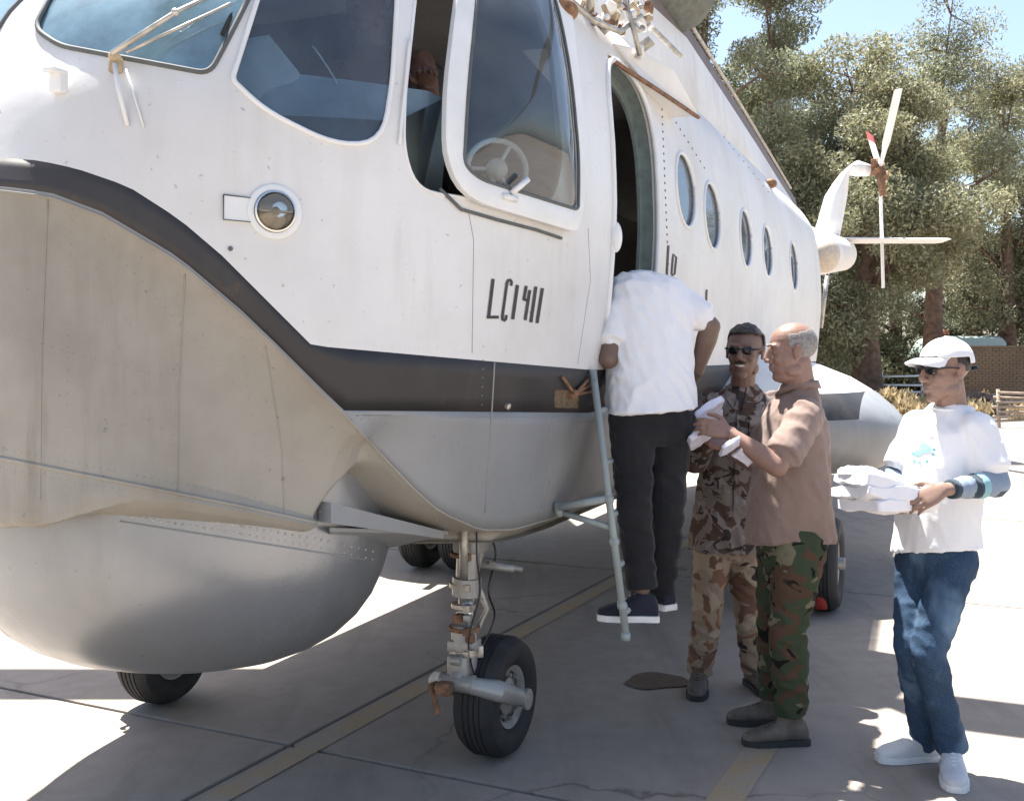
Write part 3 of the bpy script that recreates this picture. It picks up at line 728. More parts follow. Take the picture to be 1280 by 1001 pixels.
# port sponson with float: sections stacked outwards
def sponson(sg):
    bm = bmesh.new(); rings_ = []; secs = [(1.0, .95, .46, 1.18, .42), (1.35, 1.0, .44, 1.18, .43), (1.6, .97, .40, 1.17, .42), (1.85, .85, .33, 1.14, .37), (2.05, .66, .25, 1.10, .30), (2.17, .46, .18, 1.07, .22), (2.24, .28, .12, 1.05, .14), (2.27, .10, .05, 1.04, .06)]
    for v, lu, lz, zc, lb in secs:
        r_ = []
        for i in range(48):
            a = 2*PI*i/48; ca, sa = math.cos(a), math.sin(a)
            r_.append(H(4.25 + 1.25*lu*math.copysign(abs(ca)**.9, ca) - (v-1)*.0, v*sg, zc + (lz if sa > 0 else lb)*math.copysign(abs(sa)**.85, sa)))
        rings_.append(r_)
    loft(bm, rings_)
    for zc_ in (1.37, 1.20): bmesh.ops.bisect_plane(bm, geom=bm.verts[:]+bm.edges[:]+bm.faces[:], plane_co=(0, 0, zc_), plane_no=(0, 0, 1))
    for yy_ in (-2.0,): bmesh.ops.bisect_plane(bm, geom=bm.verts[:]+bm.edges[:]+bm.faces[:], plane_co=(0, yy_, 0), plane_no=(0, 1, 0))
    for f in bm.faces:
        z = f.calc_center_median().z; f.material_index = 0 if z > 1.37 else (1 if z > 1.20 and (sg < 0 or f.calc_center_median().y > -2.0) else 2)
    return from_bm('sponson', bm, [M['white'], M['band'], M['grey']], heli, True, 50)
sponson(1); sponson(-1)

# upper deck, engines, exhaust, rail work above the door
bm = bmesh.new(); rings_ = []
for u, wd_, zt in ((-.6, .40, 3.50), (-.2, .62, 3.66), (.5, .78, 3.78), (1.5, .86, 3.86), (3, .90, 3.91), (4.5, .90, 3.80), (5.8, .90, 3.70), (7.2, .88, 3.61), (9, .84, 3.53), (9.8, .62, 3.48), (11, .34, 3.42)):
    rings_.append([H(u, wd_*1.02, 3.2), H(u, wd_*1.08, 3.36 if u < 5 else 3.30), H(u, wd_*1.04, zt-.17), H(u, wd_*1.01, zt-.04), H(u, wd_*.95, zt), H(u, wd_*.4, zt+.05), H(u, -wd_*.4, zt+.05), H(u, -wd_*.95, zt), H(u, -wd_*1.01, zt-.04), H(u, -wd_*1.04, zt-.17), H(u, -wd_*1.08, 3.36 if u < 5 else 3.30), H(u, -wd_*1.02, 3.2)])
loft(bm, rings_)
for f in bm.faces:
    c_ = f.calc_center_median(); f.material_index = 1 if (abs(c_.y) > .5 and 3.3 < c_.z and c_.x > 1.4 and min(v.co.z for v in f.verts) > float(np.interp(c_.x, [1.5, 3, 5.8, 9, 9.8], [3.86, 3.88, 3.68, 3.52, 3.45]))-.26 and abs(f.normal.z) < .9 and c_.x < 10) else 0
from_bm('engine_cowling', bm, [M['white'], M['browngrey']], heli, True, 30)
bm = bmesh.new(); lathe(bm, [(.05, 0), (.22, .02), (.26, .1), (.27, .9), (.24, 1.0), (.20, .9), (.05, .85)], H(2.0, .70, 4.10), H(1, .22, -.10), 28); from_bm('engine_exhaust', bm, M['duct'], heli, True, 40)
bm = bmesh.new(); tube(bm, [H(2.4, .90, 3.90), H(3.0, .91, 3.92), H(5.4, .90, 3.75), H(8.6, .85, 3.56)], .012, 8); from_bm('deck_rail', bm, M['oldmetal'], heli)
# sloped fairing over the door, rusty lower edge
o1 = [HI @ P(x, y, Y) for x, y, Y in ((768, 55, 4.75), (800, 62, 4.95), (842, 88, 5.25), (872, 141, 5.55), (868, 146, 5.55), (800, 96, 4.95))]
bm = bmesh.new(); off = H(0, -.45, .02); loft(bm, [o1, [p + off for p in o1]]); from_bm('door_fairing', bm, M['white'], heli, False)
bm = bmesh.new(); tube(bm, [HI @ P(x, y, Y) for x, y, Y in ((760, 72, 4.6), (790, 92, 4.85), (830, 118, 5.15), (873, 147, 5.52))], .011, 8); from_bm('door_rail', bm, M['rust'], heli)
random.seed(3)
hoist = bpy.data.objects.new('hoist', None); link(hoist, heli)
for k in range(44):
    x = 722+random.random()*90; y = max(-30, (x-800)*.55+40+random.uniform(-42, 20)); Y = 4.3+(x-720)/90*.6+random.uniform(-.05, .1)
    p = HI @ P(x, y, Y); q = p + Vector((random.uniform(-.10, .10), random.uniform(-.05, .05), random.uniform(-.06, .06)))
    b_ = bmesh.new(); nm_ = 'fitting' if k % 3 else 'pipe'
    if random.random() < .6: tube(b_, [p, p.lerp(q, .5)+Vector((0, 0, random.uniform(-.03, .03))), q], random.uniform(.008, .018), 8)
    else: box(b_, p, (random.uniform(.03, .07), random.uniform(.03, .06), random.uniform(.02, .06)), Matrix.Rotation(random.random()*3, 3, 'X'), bev=.005)
    from_bm(nm_, b_, M[('whitetrim', 'oldmetal', 'rust', 'yellowmetal', 'whitetrim')[k % 5]], hoist)
bm = bmesh.new(); tube(bm, [HI @ P(x, y, Y) for x, y, Y in ((690, -20, 4.2), (740, 25, 4.35), (775, 40, 4.6), (800, 20, 4.9), (850, 70, 5.3))], .013, 10); tube(bm, [HI @ P(x, y, 4.7) for x, y in ((775, -20), (790, 30), (800, 70))], .012, 8); from_bm('hoist_arm', bm, M['oldmetal'], hoist)
for (x, y) in ((961, 231), (700, 15)):
    bm = bmesh.new(); c, n = hit(x, y, .02)
    if c is not None: ellipsoid(bm, c, .09, .05, .04); from_bm('rusty_bracket', bm, M['rust'], heli)
# dashes along the fairing seam
rivets([(868, 108, 905, 172), (905, 172, 960, 240), (826, 110, 835, 330), (830, 130, 880, 210)], 'rivet_row', M['darkgrey'], .008, 9)

# tail boom, fin, stabiliser, tail rotor
bm = bmesh.new(); rings_ = []
for u, v, r_, z in ((9.6, .05, .62, 2.95), (10.5, .2, .50, 3.05), (11.5, .42, .40, 3.12), (12.6, .66, .32, 3.18), (13.8, .93, .24, 3.25), (14.1, .97, .12, 3.3)):
    rings_.append([H(u, v + r_*math.cos(a), z + r_*1.1*math.sin(a)) for a in [2*PI*i/20 for i in range(20)]])
loft(bm, rings_); from_bm('tail_boom', bm, M['white'], heli)
TY = 17.2
bm = bmesh.new(); rings_ = []
for x, y, wpx in ((1030, 306, 34), (1038, 275, 30), (1045, 245, 27), (1051, 222, 27), (1060, 210, 24), (1072, 211, 20), (1086, 213, 15)):
    p = HI @ P(x, y, TY); q0 = HI @ P(x-1 if x < 1055 else x, y, TY); w_ = wpx/F*TY/2
    d = Vector((1, 0, 0)) if x < 1055 else None
    if d: 
        sd_ = HI.to_3x3() @ Vector((1, 0, 0)); oth = HI.to_3x3() @ Vector((0, 1, 0))
    else: sd_ = HI.to_3x3() @ Vector((.35, 0, -1)) * -1; oth = HI.to_3x3() @ Vector((0, 1, 0))
    if 1050 < x < 1062: sd_ = HI.to_3x3() @ Vector((.8, 0, -.6)).normalized() if False else HI.to_3x3() @ Vector((.75, 0, .66))
    if x >= 1072: sd_ = HI.to_3x3() @ Vector((.0, 0, 1))
    rings_.append([p + sd_*w_*math.cos(a) + oth*w_*1.2*math.sin(a) for a in [2*PI*i/16 for i in range(16)]])
loft(bm, rings_); from_bm('tail_fin', bm, M['white'], heli)
# stabiliser
bm = bmesh.new(); a = HI @ P(1040, 301, TY); b = HI @ P(1178, 302, TY); ch_ = HI.to_3x3() @ Vector((0, .45, 0)); up = Vector((0, 0, .05))
a0 = HI @ P(900, 301, TY)
loft(bm, [[a0-ch_, a0+up*.9-ch_*.5, a0+up*.6+ch_*.6, a0+ch_, a0-up*.5], [b-ch_*.8, b+up*.6-ch_*.5, b+up*.4+ch_*.4, b+ch_*.7, b-up*.4]]); from_bm('stabiliser', bm, M['white'], heli, False)
hub = HI @ P(1100, 212, TY-.1); rot = bpy.data.objects.new('tail_rotor', None); link(rot, heli)
bm = bmesh.new(); tube(bm, [HI @ P(1084, 213, TY), HI @ P(1104, 212, TY-.1)], .09, 12)
for k in range(5): box(bm, hub + Vector((random.uniform(-.1, .1), random.uniform(-.12, .12), random.uniform(-.18, .12))), (.10, .08, .12), Matrix.Rotation(random.random(), 3, 'Y'), bev=.01)
tube(bm, [hub, HI @ P(1104, 245, TY-.1)], .06, 8); from_bm('rotor_hub', bm, M['rust'], rot)
for tx, ty, dY in ((1104, 360, 0), (1123, 112, -1.0), (1087, 168, 1.3)):
    tp = HI @ P(tx, ty, TY+dY); d = (tp-hub).normalized(); st_ = hub + d*.35
    c0 = (HI.to_3x3() @ Vector((.30, -1, 0))).normalized() if ty == 360 else d.cross(HI.to_3x3() @ Vector((.2, -1, .1))).normalized()
    if ty == 360: c0 = (HI.to_3x3() @ Vector((.30, -1, 0))).normalized()
    n_ = d.cross(c0).normalized(); wch = .075 if ty != 360 else .045
    bm = bmesh.new()
    loft(bm, [[hub + c0*.03, hub+n_*.03, hub - c0*.03, hub-n_*.03], [st_ + c0*.05, st_+n_*.03, st_ - c0*.05, st_-n_*.03], [st_+d*.15 + c0*wch, st_+d*.15+n_*.015, st_+d*.15 - c0*wch, st_+d*.15-n_*.015], [tp + c0*wch, tp+n_*.010, tp - c0*wch, tp-n_*.010]])
    bl = from_bm('rotor_blade', bm, M['whitetrim'], rot, False)
    if ty == 168:
        bm = bmesh.new(); q = tp - d*.4; loft(bm, [[q + c0*(wch+.004), q+n_*.016, q - c0*(wch+.004), q-n_*.016], [tp+d*.01 + c0*(wch+.004), tp+d*.01+n_*.014, tp+d*.01 - c0*(wch+.004), tp+d*.01-n_*.014]]); from_bm('blade_tip', bm, M['redpaint'], bl, False)
# belly bulge under the boom end
bm = bmesh.new(); ellipsoid(bm, HI @ P(1030, 318, 15.0), .35, .22, .26); from_bm('boom_float', bm, simple('beige_paint', (.55, .47, .38), .6), heli)
bm = bmesh.new(); tube(bm, [HI @ P(1034, 345, 12.2), HI @ P(1026, 410, 12.2)], .025, 6); from_bm('tail_prop', bm, M['oldmetal'], heli)
# main rotor (its blades pass above the picture and shade the apron)
mr = bpy.data.objects.new('main_rotor', None); link(mr, heli); hc = H(2.2, 0, 4.55)
bm = bmesh.new(); tube(bm, [H(2.2, 0, 3.8), hc], .14, 14); lathe(bm, [(.1, -.1), (.30, -.06), (.30, .06), (.1, .12)], hc, (0, 0, 1), 20); from_bm('rotor_mast', bm, M['duct'], mr)
for aw_ in (-24, -107, -179, 112, 97):
    aw = R(aw_); d = (HI.to_3x3() @ Vector((math.cos(aw), math.sin(aw), 0))); s_ = Vector((-d.y, d.x, 0))
    bm = bmesh.new(); rg = []
    for t in (0, .08, .1, .3, .5, .7, .85, 1):
        p = hc + d*10.4*t + Vector((0, 0, -.9*t*t)); wd_ = .06 if t < .09 else .25; h_ = .05 if t < .09 else .025
        rg.append([p - s_*wd_, p - s_*wd_*.4 + Vector((0, 0, h_)), p + s_*wd_, p - s_*wd_*.4 - Vector((0, 0, h_*.6))])
    loft(bm, rg); from_bm('rotor_blade', bm, M['duct'], mr, False)

# boarding ladder hung from the door sill
lad = bpy.data.objects.new('ladder', None); link(lad, heli)
LA0, LA1 = P(741, 462, 4.33), P(782, 790, 4.24); LB0, LB1 = LA0 + Vector((.150, .36, .0)), LA1 + Vector((.150, .36, .0))
for a, b in ((LA0, LA1), (LB0, LB1)):
    bm = bmesh.new(); tube(bm, [HI @ a, HI @ b], .0155, 10); tube(bm, [HI @ b, HI @ (b-Vector((0, 0, .03)))], .02, 10); 
    for t in (.5, .66, .9): q = HI @ a.lerp(b, t); ellipsoid(bm, q, .022, .022, .022, None, 10, 8)
    from_bm('ladder_rail', bm, M['ladder'], lad)
for t in (.16, .36, .56, .75, .93):
    bm = bmesh.new(); tube(bm, [HI @ LA0.lerp(LA1, t), HI @ LB0.lerp(LB1, t)], .013, 8); from_bm('rung', bm, M['ladder'], lad)
bm = bmesh.new(); tube(bm, [HI @ P(698, 634, 4.35), HI @ P(765, 622, 4.28)], .017, 8); tube(bm, [HI @ P(700, 640, 4.36), HI @ P(766, 660, 4.28)], .013, 8); tube(bm, [HI @ P(698, 628, 4.36), HI @ P(700, 645, 4.36)], .02, 8); from_bm('ladder_stay', bm, M['ladder'], lad)
# ---------------- ground ----------------
def concrete(name):
    m = NT(name); oi = m.n('ObjectInfo').outputs['Random']; tc = m.n('NewGeometry').outputs['Position']
    n1 = m.noise(.55, 6, .6, vec=tc); n2 = m.noise(7, 6, .65, vec=tc); n3 = m.noise(90, 3, .6, vec=tc)
    c = m.ramp(n1, [(.3, (.27, .232, .198)), (.7, (.35, .305, .262))])
    c = m.mix(m.ramp(n2, [(.42, 0.), (.72, .6)]), c, (.22, .19, .16))
    c = m.mix(m.ramp(n3, [(.55, 0.), (.7, .35)]), c, (.24, .21, .18))
    sp = m.noise(1.7, 7, .7, .6, vec=tc); c = m.mix(m.ramp(sp, [(.62, 0.), (.70, .5)]), c, (.20, .175, .15))
    c = m.mix(m.ramp(oi, [(0, 0.), (1, .25)]), c, (.29, .26, .225))
    # hairline cracks and tyre smears
    vo = m.n('TexVoronoi'); vo.feature = 'DISTANCE_TO_EDGE'; vo.inputs['Scale'].default_value = .42
    wn = m.n('TexNoise'); wn.inputs['Scale'].default_value = 1.6; wn.inputs['Detail'].default_value = 6; m.l(tc, wn.inputs['Vector']); av = m.n('VectorMath'); av.operation = 'MULTIPLY_ADD'; m.l(wn.outputs['Color'], av.inputs[0]); av.inputs[1].default_value = (.7, .7, .7); m.l(tc, av.inputs[2]); m.l(av.outputs[0], vo.inputs['Vector'])
    ck = m.n('Math'); ck.operation = 'MULTIPLY'; m.l(m.ramp(vo.outputs['Distance'], [(.0, .8), (.006, 0.)]), ck.inputs[0]); m.l(m.ramp(m.noise(.35, 3, vec=tc), [(.46, 0.), (.56, 1.)]), ck.inputs[1])
    c = m.mix(ck.outputs[0], c, (.10, .085, .07))
    rot_ = m.n('Mapping'); rot_.inputs['Rotation'].default_value = (0, 0, R(26)); rot_.inputs['Scale'].default_value = (3.2, .35, 1); m.l(tc, rot_.inputs[0])
    c = m.mix(m.ramp(m.noise(1.0, 5, .6, vec=rot_.outputs[0]), [(.52, 0.), (.70, .5)]), c, (.15, .13, .115))
    m.col(c); m.set(.85, spec=.3)
    m.bump(m.mix(.4, n2, n3), .35, .006); return m.m
M['concrete'] = concrete('apron_concrete')
M['earth'] = simple('dry_earth', (.26, .20, .145), .95, var=.25, scale=.6, bump=.5)  # brown earth, its tone darkened to paint in the shade under the trees
M['joint'] = simple('joint_bitumen', (.12, .10, .085), .8, var=.3, scale=9)
GA = R(26); ga = Vector((math.sin(GA), math.cos(GA), 0)); gb = Vector((math.cos(GA), -math.sin(GA), 0)); G0 = Vector((-.93, 4.43, 0))
bm = bmesh.new(); bmesh.ops.create_grid(bm, x_segments=8, y_segments=8, size=1500)
gr = from_bm('ground', bm, M['earth']); gr.location.z = -.09; tag(gr, kind='structure', label='dry bare earth beyond the concrete apron')
apron = bpy.data.objects.new('apron', None); link(apron); tag(apron, kind='structure', label='pale concrete apron of square slabs with dark joints')
bm = bmesh.new(); hx = 42
for f_ in ((-30, 26, -22, 30),):
    a0, a1, b0, b1 = f_; vs = [bm.verts.new(G0 + ga*a + gb*b + Vector((0, 0, -.03))) for a, b in ((a0, b0), (a1, b0), (a1, b1), (a0, b1))]; bm.faces.new(vs)
from_bm('joint_bed', bm, M['joint'], apron, False)
SZ = 4.0; J = .012; slab = None
for i in range(-3, 6):
    for j in range(-4, 6):
        if slab is None:
            bm = bmesh.new(); box(bm, (0, 0, -.02), (SZ-J*2, SZ-J*2, .04), bev=.006); slab = from_bm('concrete_slab', bm, M['concrete'], apron, False); o = slab
        else: o = slab.copy(); link(o, apron)
        c = G0 + ga*(i+.5)*SZ + gb*(j+.5)*SZ; o.location = c + Vector((0, 0, random.uniform(-.0025, .0))); o.rotation_euler = (0, 0, -GA)
# slabs further out, joined
V = []; Fc = []
for i in range(-8, 7):
    for j in range(-6, 8):
        if -3 <= i < 6 and -4 <= j < 6: continue
        c = G0 + ga*(i+.5)*SZ + gb*(j+.5)*SZ; b0 = len(V); h = SZ/2-J
        for sa, sb in ((-1, -1), (1, -1), (1, 1), (-1, 1)): V.append(c + ga*h*sa + gb*h*sb)
        Fc.append((b0, b0+3, b0+2, b0+1))
tag(mk('outer_slabs', V, Fc, M['concrete'], apron, False), kind='stuff')
# painted guide lines, worn
def wornline():
    m = NT('worn_yellow_line'); tc = m.n('NewGeometry').outputs['Position']; n = m.noise(5, 6, .7, vec=tc); n2 = m.noise(60, 4, .6, vec=tc)
    c = m.mix(m.ramp(n, [(.38, .35), (.58, .95)]), (.40, .26, .09), (.31, .27, .225)); c = m.mix(m.ramp(n2, [(.5, 0.), (.65, .4)]), c, (.25, .2, .15)); m.col(c); m.set(.85); return m.m
M['line'] = wornline()
def line(p, q, w_, z=.0015):
    d = (q-p).normalized(); s_ = Vector((d.y, -d.x, 0))*w_/2; n = 1
    V = [p-s_, p+s_, q+s_, q-s_]; o = mk('painted_line', [v+Vector((0, 0, z)) for v in V], [(0, 1, 2, 3)], M['line'], apron, False); return o
line(G0 + gb*.10 - ga*3.5, G0 + gb*.10 + ga*16, .11); line(G0 + gb*1.78 - ga*3.0, G0 + gb*1.78 + ga*1.35, .13)

# oil stain leaf-shaped patch
def gp(x, y, z=0): 
    Y = (CH-z)*F/(y-HOR); return Vector(((x-640)/F*Y, Y, z))
V = []; 
for i in range(28):
    a = 2*PI*i/28; x = 822+40*math.cos(a)*(1+.08*math.sin(5*a)); y = 852+10*math.sin(a)*(1+.2*math.sin(3*a+1)); V.append(gp(x, y)+Vector((0, 0, .005)))
st = mk('oil_stain', V, [tuple(range(28))], simple('oil_stain', (.065, .042, .032), .5, var=.4, scale=12), apron, False)

# ---------------- background ----------------
def leafmat(name, a, b, c):
    m = NT(name); oi = m.n('NewGeometry').outputs['Random Per Island']
    cc = m.ramp(oi, [(0, a), (.5, b), (1, c)]); m.col(cc); m.set(.55, spec=.4)
    m.b.inputs['Subsurface Weight'].default_value = 0
    tr = m.n('BsdfTranslucent'); m.l(cc, tr.inputs[0]); mx = m.n('MixShader'); mx.inputs[0].default_value = .38
    m.l(m.b.outputs[0], mx.inputs[1]); m.l(tr.outputs[0], mx.inputs[2]); m.l(mx.outputs[0], m.out.inputs[0]); return m.m
M['euc'] = leafmat('eucalyptus_leaves', (.13, .145, .085), (.25, .265, .165), (.40, .405, .28))
M['euc2'] = leafmat('dry_eucalyptus_leaves', (.14, .145, .08), (.26, .26, .155), (.40, .39, .26))
M['darkleaf'] = leafmat('dark_leaves', (.06, .07, .04), (.12, .13, .075), (.19, .19, .12))
M['bark'] = simple('bark', (.15, .10, .075), .9, var=.45, scale=6, bump=.6)
M['paletwig'] = simple('pale_bark', (.30, .24, .19), .9, var=.3, scale=6, bump=.4)
def leaves_mesh(name, centres, radii, n_per, size, mat, parent, dropf=.35):
    pts = []
    for c, r_ in zip(centres, radii):
        k = int(n_per*(r_**2)); d = rng.normal(size=(k, 3)); d /= np.linalg.norm(d, axis=1)[:, None]
        rad = rng.random(k)**.45; p = np.array(c) + d*rad[:, None]*np.array([r_, r_, r_*.75]); pts.append(p)
    p = np.concatenate(pts); n = len(p)
    a = rng.normal(size=(n, 3)); a[:, 2] -= dropf*1.5; a /= np.linalg.norm(a, axis=1)[:, None]
    b = rng.normal(size=(n, 3)); b -= a*(a*b).sum(1)[:, None]; b /= np.linalg.norm(b, axis=1)[:, None]
    L = size*(.6+.8*rng.random(n))[:, None]; Wd_ = L*.36
    v = np.stack([p-a*L/2, p+b*Wd_/2, p+a*L/2, p-b*Wd_/2], 1).reshape(-1, 3)
    me = bpy.data.meshes.new(name); me.vertices.add(4*n); me.vertices.foreach_set('co', v.astype(np.float32).ravel())
    me.loops.add(4*n); me.loops.foreach_set('vertex_index', np.arange(4*n, dtype=np.int32)); me.polygons.add(n)
    me.polygons.foreach_set('loop_start', np.arange(0, 4*n, 4, dtype=np.int32)); me.update(calc_edges=True); me.materials.append(mat)
    o = bpy.data.objects.new(name, me); link(o, parent); return o
def tree(x, Y, h, crown_w, lab, mat, seed, base=.22, dens=1.0, lean=0, trunk_r=.35, nbr=15, barkm='bark', gap=1.0, tag_=True):
    rr = random.Random(seed); X = (x-640)/F*Y
    t = empty('eucalyptus_tree', lab, 'tree', (X, Y, 0), 0, 'trees beyond the apron')
    bm = bmesh.new(); tp = Vector((lean, 0, h*.82)); pts = [Vector((0, 0, -.1)), Vector((lean*.2, .1, h*.22)), Vector((lean*.5, -.1, h*.5)), tp]
    tube(bm, pts, [trunk_r*1.25, trunk_r*.9, trunk_r*.6, .06], 10)
    cs = []; rs = []
    for k in range(nbr):
        f = base + (1-base)*(k+.5)/nbr; z = h*f; az = rr.random()*2*PI
        prof = math.sin(min(1, (f-base)/(1-base)*1.05+.12)*PI)**.6
        L = crown_w/2*(.45+.6*rr.random())*prof+.4; st_ = Vector((lean*f, 0, z*.80)); e = Vector((lean*f + L*math.cos(az), L*math.sin(az)*.9, z + rr.uniform(-.4, .9)))
        mid = st_.lerp(e, .5) + Vector((0, 0, rr.uniform(0, .5))); tube(bm, [st_, mid, e], [trunk_r*.34*(1.15-f), trunk_r*.2*(1.15-f)+.02, .02], 6)
        for q in range(rr.randint(4, 6)):
            c = mid.lerp(e, rr.uniform(.25, 1.2)) + Vector((rr.gauss(0, .65), rr.gauss(0, .65), rr.gauss(0, .6))); cs.append(tuple(c)); rs.append(rr.uniform(.55, 1.15)*gap)
            tube(bm, [mid.lerp(e, .6), c], [.03, .012], 4)
    from_bm('trunk', bm, M[barkm], t)
    crown = leaves_mesh('crown', cs, rs, 1000*dens, .14, M[mat], t); return t
random.seed(5)
tree(880, 34, 16, 7, 'tall grey-green eucalyptus rising behind the helicopter rotor deck', 'euc', 1, .1, 1.3)
tree(955, 36, 15.5, 6.5, 'broad grey-green eucalyptus behind the helicopter tail boom root', 'euc', 2, .1, 1.2, .3)
tree(1085, 33, 10.6, 6.6, 'thick dark trunked eucalyptus behind the small tail rotor', 'euc2', 33, .2, 1.25, -.2, .42, 16)
tree(1165, 39, 14.6, 5.5, 'tall open eucalyptus with sky gaps right of the tail rotor', 'euc', 4, .16, .6, .4)
tree(1262, 42, 12.6, 6.5, 'brownish eucalyptus leaning over the brick wall at far right', 'euc2', 5, .2, .8, -.3)
tree(1330, 44, 14, 7, 'eucalyptus at the right edge beyond the brick wall', 'euc', 61, .15, .8, -.5)
tree(1020, 46, 13.5, 8, 'far pale eucalyptus showing between the two nearest crowns', 'euc', 7, .05, .8)
tree(1220, 47, 12.5, 9, 'far dark eucalyptus low behind the parked vehicle roof', 'darkleaf', 8, .06, 1.2)
tree(1120, 50, 12, 10, 'far dark eucalyptus filling the gap under the tail stabiliser', 'darkleaf', 9, .06, 1.2)
tree(920, 46, 14, 9, 'far dark eucalyptus mostly hidden by the white fuselage', 'darkleaf', 10, .06, 1.1)
# hanging dark undergrowth near the ground, as bushes one can point at
def bush(x, y, Y, r_, lab, mat, dens=900, leaf=.10, cat='bush'):
    X = (x-640)/F*Y; t = empty('bush', lab, cat, (X, Y, 0)); cs = [(random.gauss(0, r_*.5), random.gauss(0, r_*.4), abs(random.gauss(r_*.5, r_*.25))) for _ in range(9)]
    leaves_mesh('foliage', cs, [r_*.55]*9, dens, leaf, M[mat], t); bm = bmesh.new()
    for c in cs: tube(bm, [(0, 0, -.05), c], [.03, .01], 5)
    from_bm('stem', bm, M['bark'], t)
M['palebush'] = leafmat('pale_bush_leaves', (.14, .17, .09), (.27, .30, .19), (.42, .42, .32))
M['straw'] = leafmat('dry_grass', (.30, .23, .12), (.45, .35, .20), (.55, .46, .30))
bush(1040, 0, 26, .75, 'pale green leafy bush just behind the sponson', 'palebush', 1500, .11)
for k, (x, Y, r_, lab) in enumerate(((1008, 42, 2.0, 'dark shrub behind the camouflage soldier and fuselage'), (1060, 44, 2.1, 'dark shrub left of the thick trunk'), (1135, 42, 1.9, 'dark shrub right of the thick trunk behind the capped man'), (1190, 50, 2.2, 'dark shrub behind the parked vehicle'), (1250, 50, 2.2, 'dark shrub behind the brick wall'), (1290, 48, 2.2, 'dark shrub at the right edge behind the wall'))):
    bush(x, 0, Y, r_, lab, 'darkleaf', 420, .24)
# dry grass tufts as one mass
cs = []; 
for k in range(60):
    x = random.uniform(1050, 1300); Y = random.uniform(27, 34); cs.append(((x-640)/F*Y, Y, .12+random.random()*.2))
o = leaves_mesh('dry_grass', cs, [random.uniform(.2, .45) for _ in cs], 900, .16, M['straw'], None, -1.5); tag(o, 'dry straw coloured grass along the far edge of the apron', 'grass', kind='stuff')
o2 = leaves_mesh('tall_dry_grass', [((x-640)/F*27, 27+random.random(), .25+random.random()*.5) for x in (1122, 1126, 1130, 1134, 1140, 1148, 1120)], [.35]*7, 1500, .2, M['straw'], None, -1.5); tag(o2, 'tall straw coloured dry grass between the sponson and the capped man', 'grass', kind='stuff')

# brick wall at right: courses of bricks
M['brick'] = simple('brown_brick', (.19, .14, .095), .9, var=.2, scale=.8, bump=.3); M['mortar'] = simple('mortar', (.16, .12, .085), .95, var=.2, scale=8)
WY = 37.0; wx0 = (1206-640)/F*WY; wall = empty('brick_wall', 'low brown brick wall beneath the trees behind the capped man', 'wall', (wx0, WY, 0)); 
bm = bmesh.new(); box(bm, (2.6, .15, .95), (5.2, .26, 1.9)); from_bm('wall_core', bm, M['mortar'], wall, False)
bm = bmesh.new(); box(bm, (2.6, .15, 1.94), (5.3, .36, .08), bev=.01); from_bm('coping', bm, M['brick'], wall, False)
V = []; Fc = []
for k in range(21):
    for i in range(22):
        x = i*.24 + (.12 if k % 2 else 0); z = .045+k*.09
        if x > 5.1: continue
        y = -.005+random.uniform(-.006, .004); b0 = len(V); hw, hh = .113, .038
        V += [(x-hw+.12, y, z-hh), (x+hw+.12, y, z-hh), (x+hw+.12, y, z+hh), (x-hw+.12, y, z+hh), (x-hw+.12, .04, z-hh), (x+hw+.12, .04, z-hh), (x+hw+.12, .04, z+hh), (x-hw+.12, .04, z+hh)]
        Fc += [(b0, b0+1, b0+2, b0+3), (b0+1, b0+5, b0+6, b0+2), (b0+3, b0+2, b0+6, b0+7), (b0+4, b0, b0+3, b0+7), (b0, b0+4, b0+5, b0+1)]
tag(mk('brick', V, Fc, M['brick'], wall, False), kind='stuff')
# pale green parked van seen over the wall
van = empty('parked_van', 'pale green and white van parked behind the wall under the trees', 'van', ((1190-640)/F*41, 41, 0))
bm = bmesh.new(); rg = []
for x, z0, z1 in ((-1.7, .6, 1.3), (-1.55, .45, 1.55), (-1.1, .4, 2.25), (-.8, .4, 2.38), (1.6, .4, 2.38), (1.75, .5, 2.2)):
    rg.append([Vector((x, -.85, z0)), Vector((x, -.9, (z0+z1)/2)), Vector((x, -.75, z1-.08)), Vector((x, -.5, z1)), Vector((x, .5, z1)), Vector((x, .75, z1-.08)), Vector((x, .9, (z0+z1)/2)), Vector((x, .85, z0))])
loft(bm, rg); from_bm('body', bm, simple('pale_green_paint', (.42, .52, .48), .4, var=.1), van, True, 40)
for x in (-.55, .25, 1.05):
    bm = bmesh.new(); box(bm, (x, -.86, 1.75), (.65, .05, .42), bev=.02); from_bm('window', bm, M['porthole'], van, False)
for x in (-1.05, 1.1):
    for y in (-.82, .82):
        bm = bmesh.new(); lathe(bm, [(.18, -.1), (.33, -.1), (.35, -.05), (.35, .05), (.33, .1), (.18, .1)], (x, y, .35), (0, 1, 0), 24); from_bm('wheel', bm, M['rubber'], van, True, 40)
bm = bmesh.new(); ellipsoid(bm, (-.5, -.1, 2.50), .42, .3, .16); rc_ = from_bm('red_cover', bm, M['redpaint']); rc_.location = ((1172-640)/F*41+.5, 41, 0); tag(rc_, 'small red cloth bundle lying on the van roof', 'bundle')
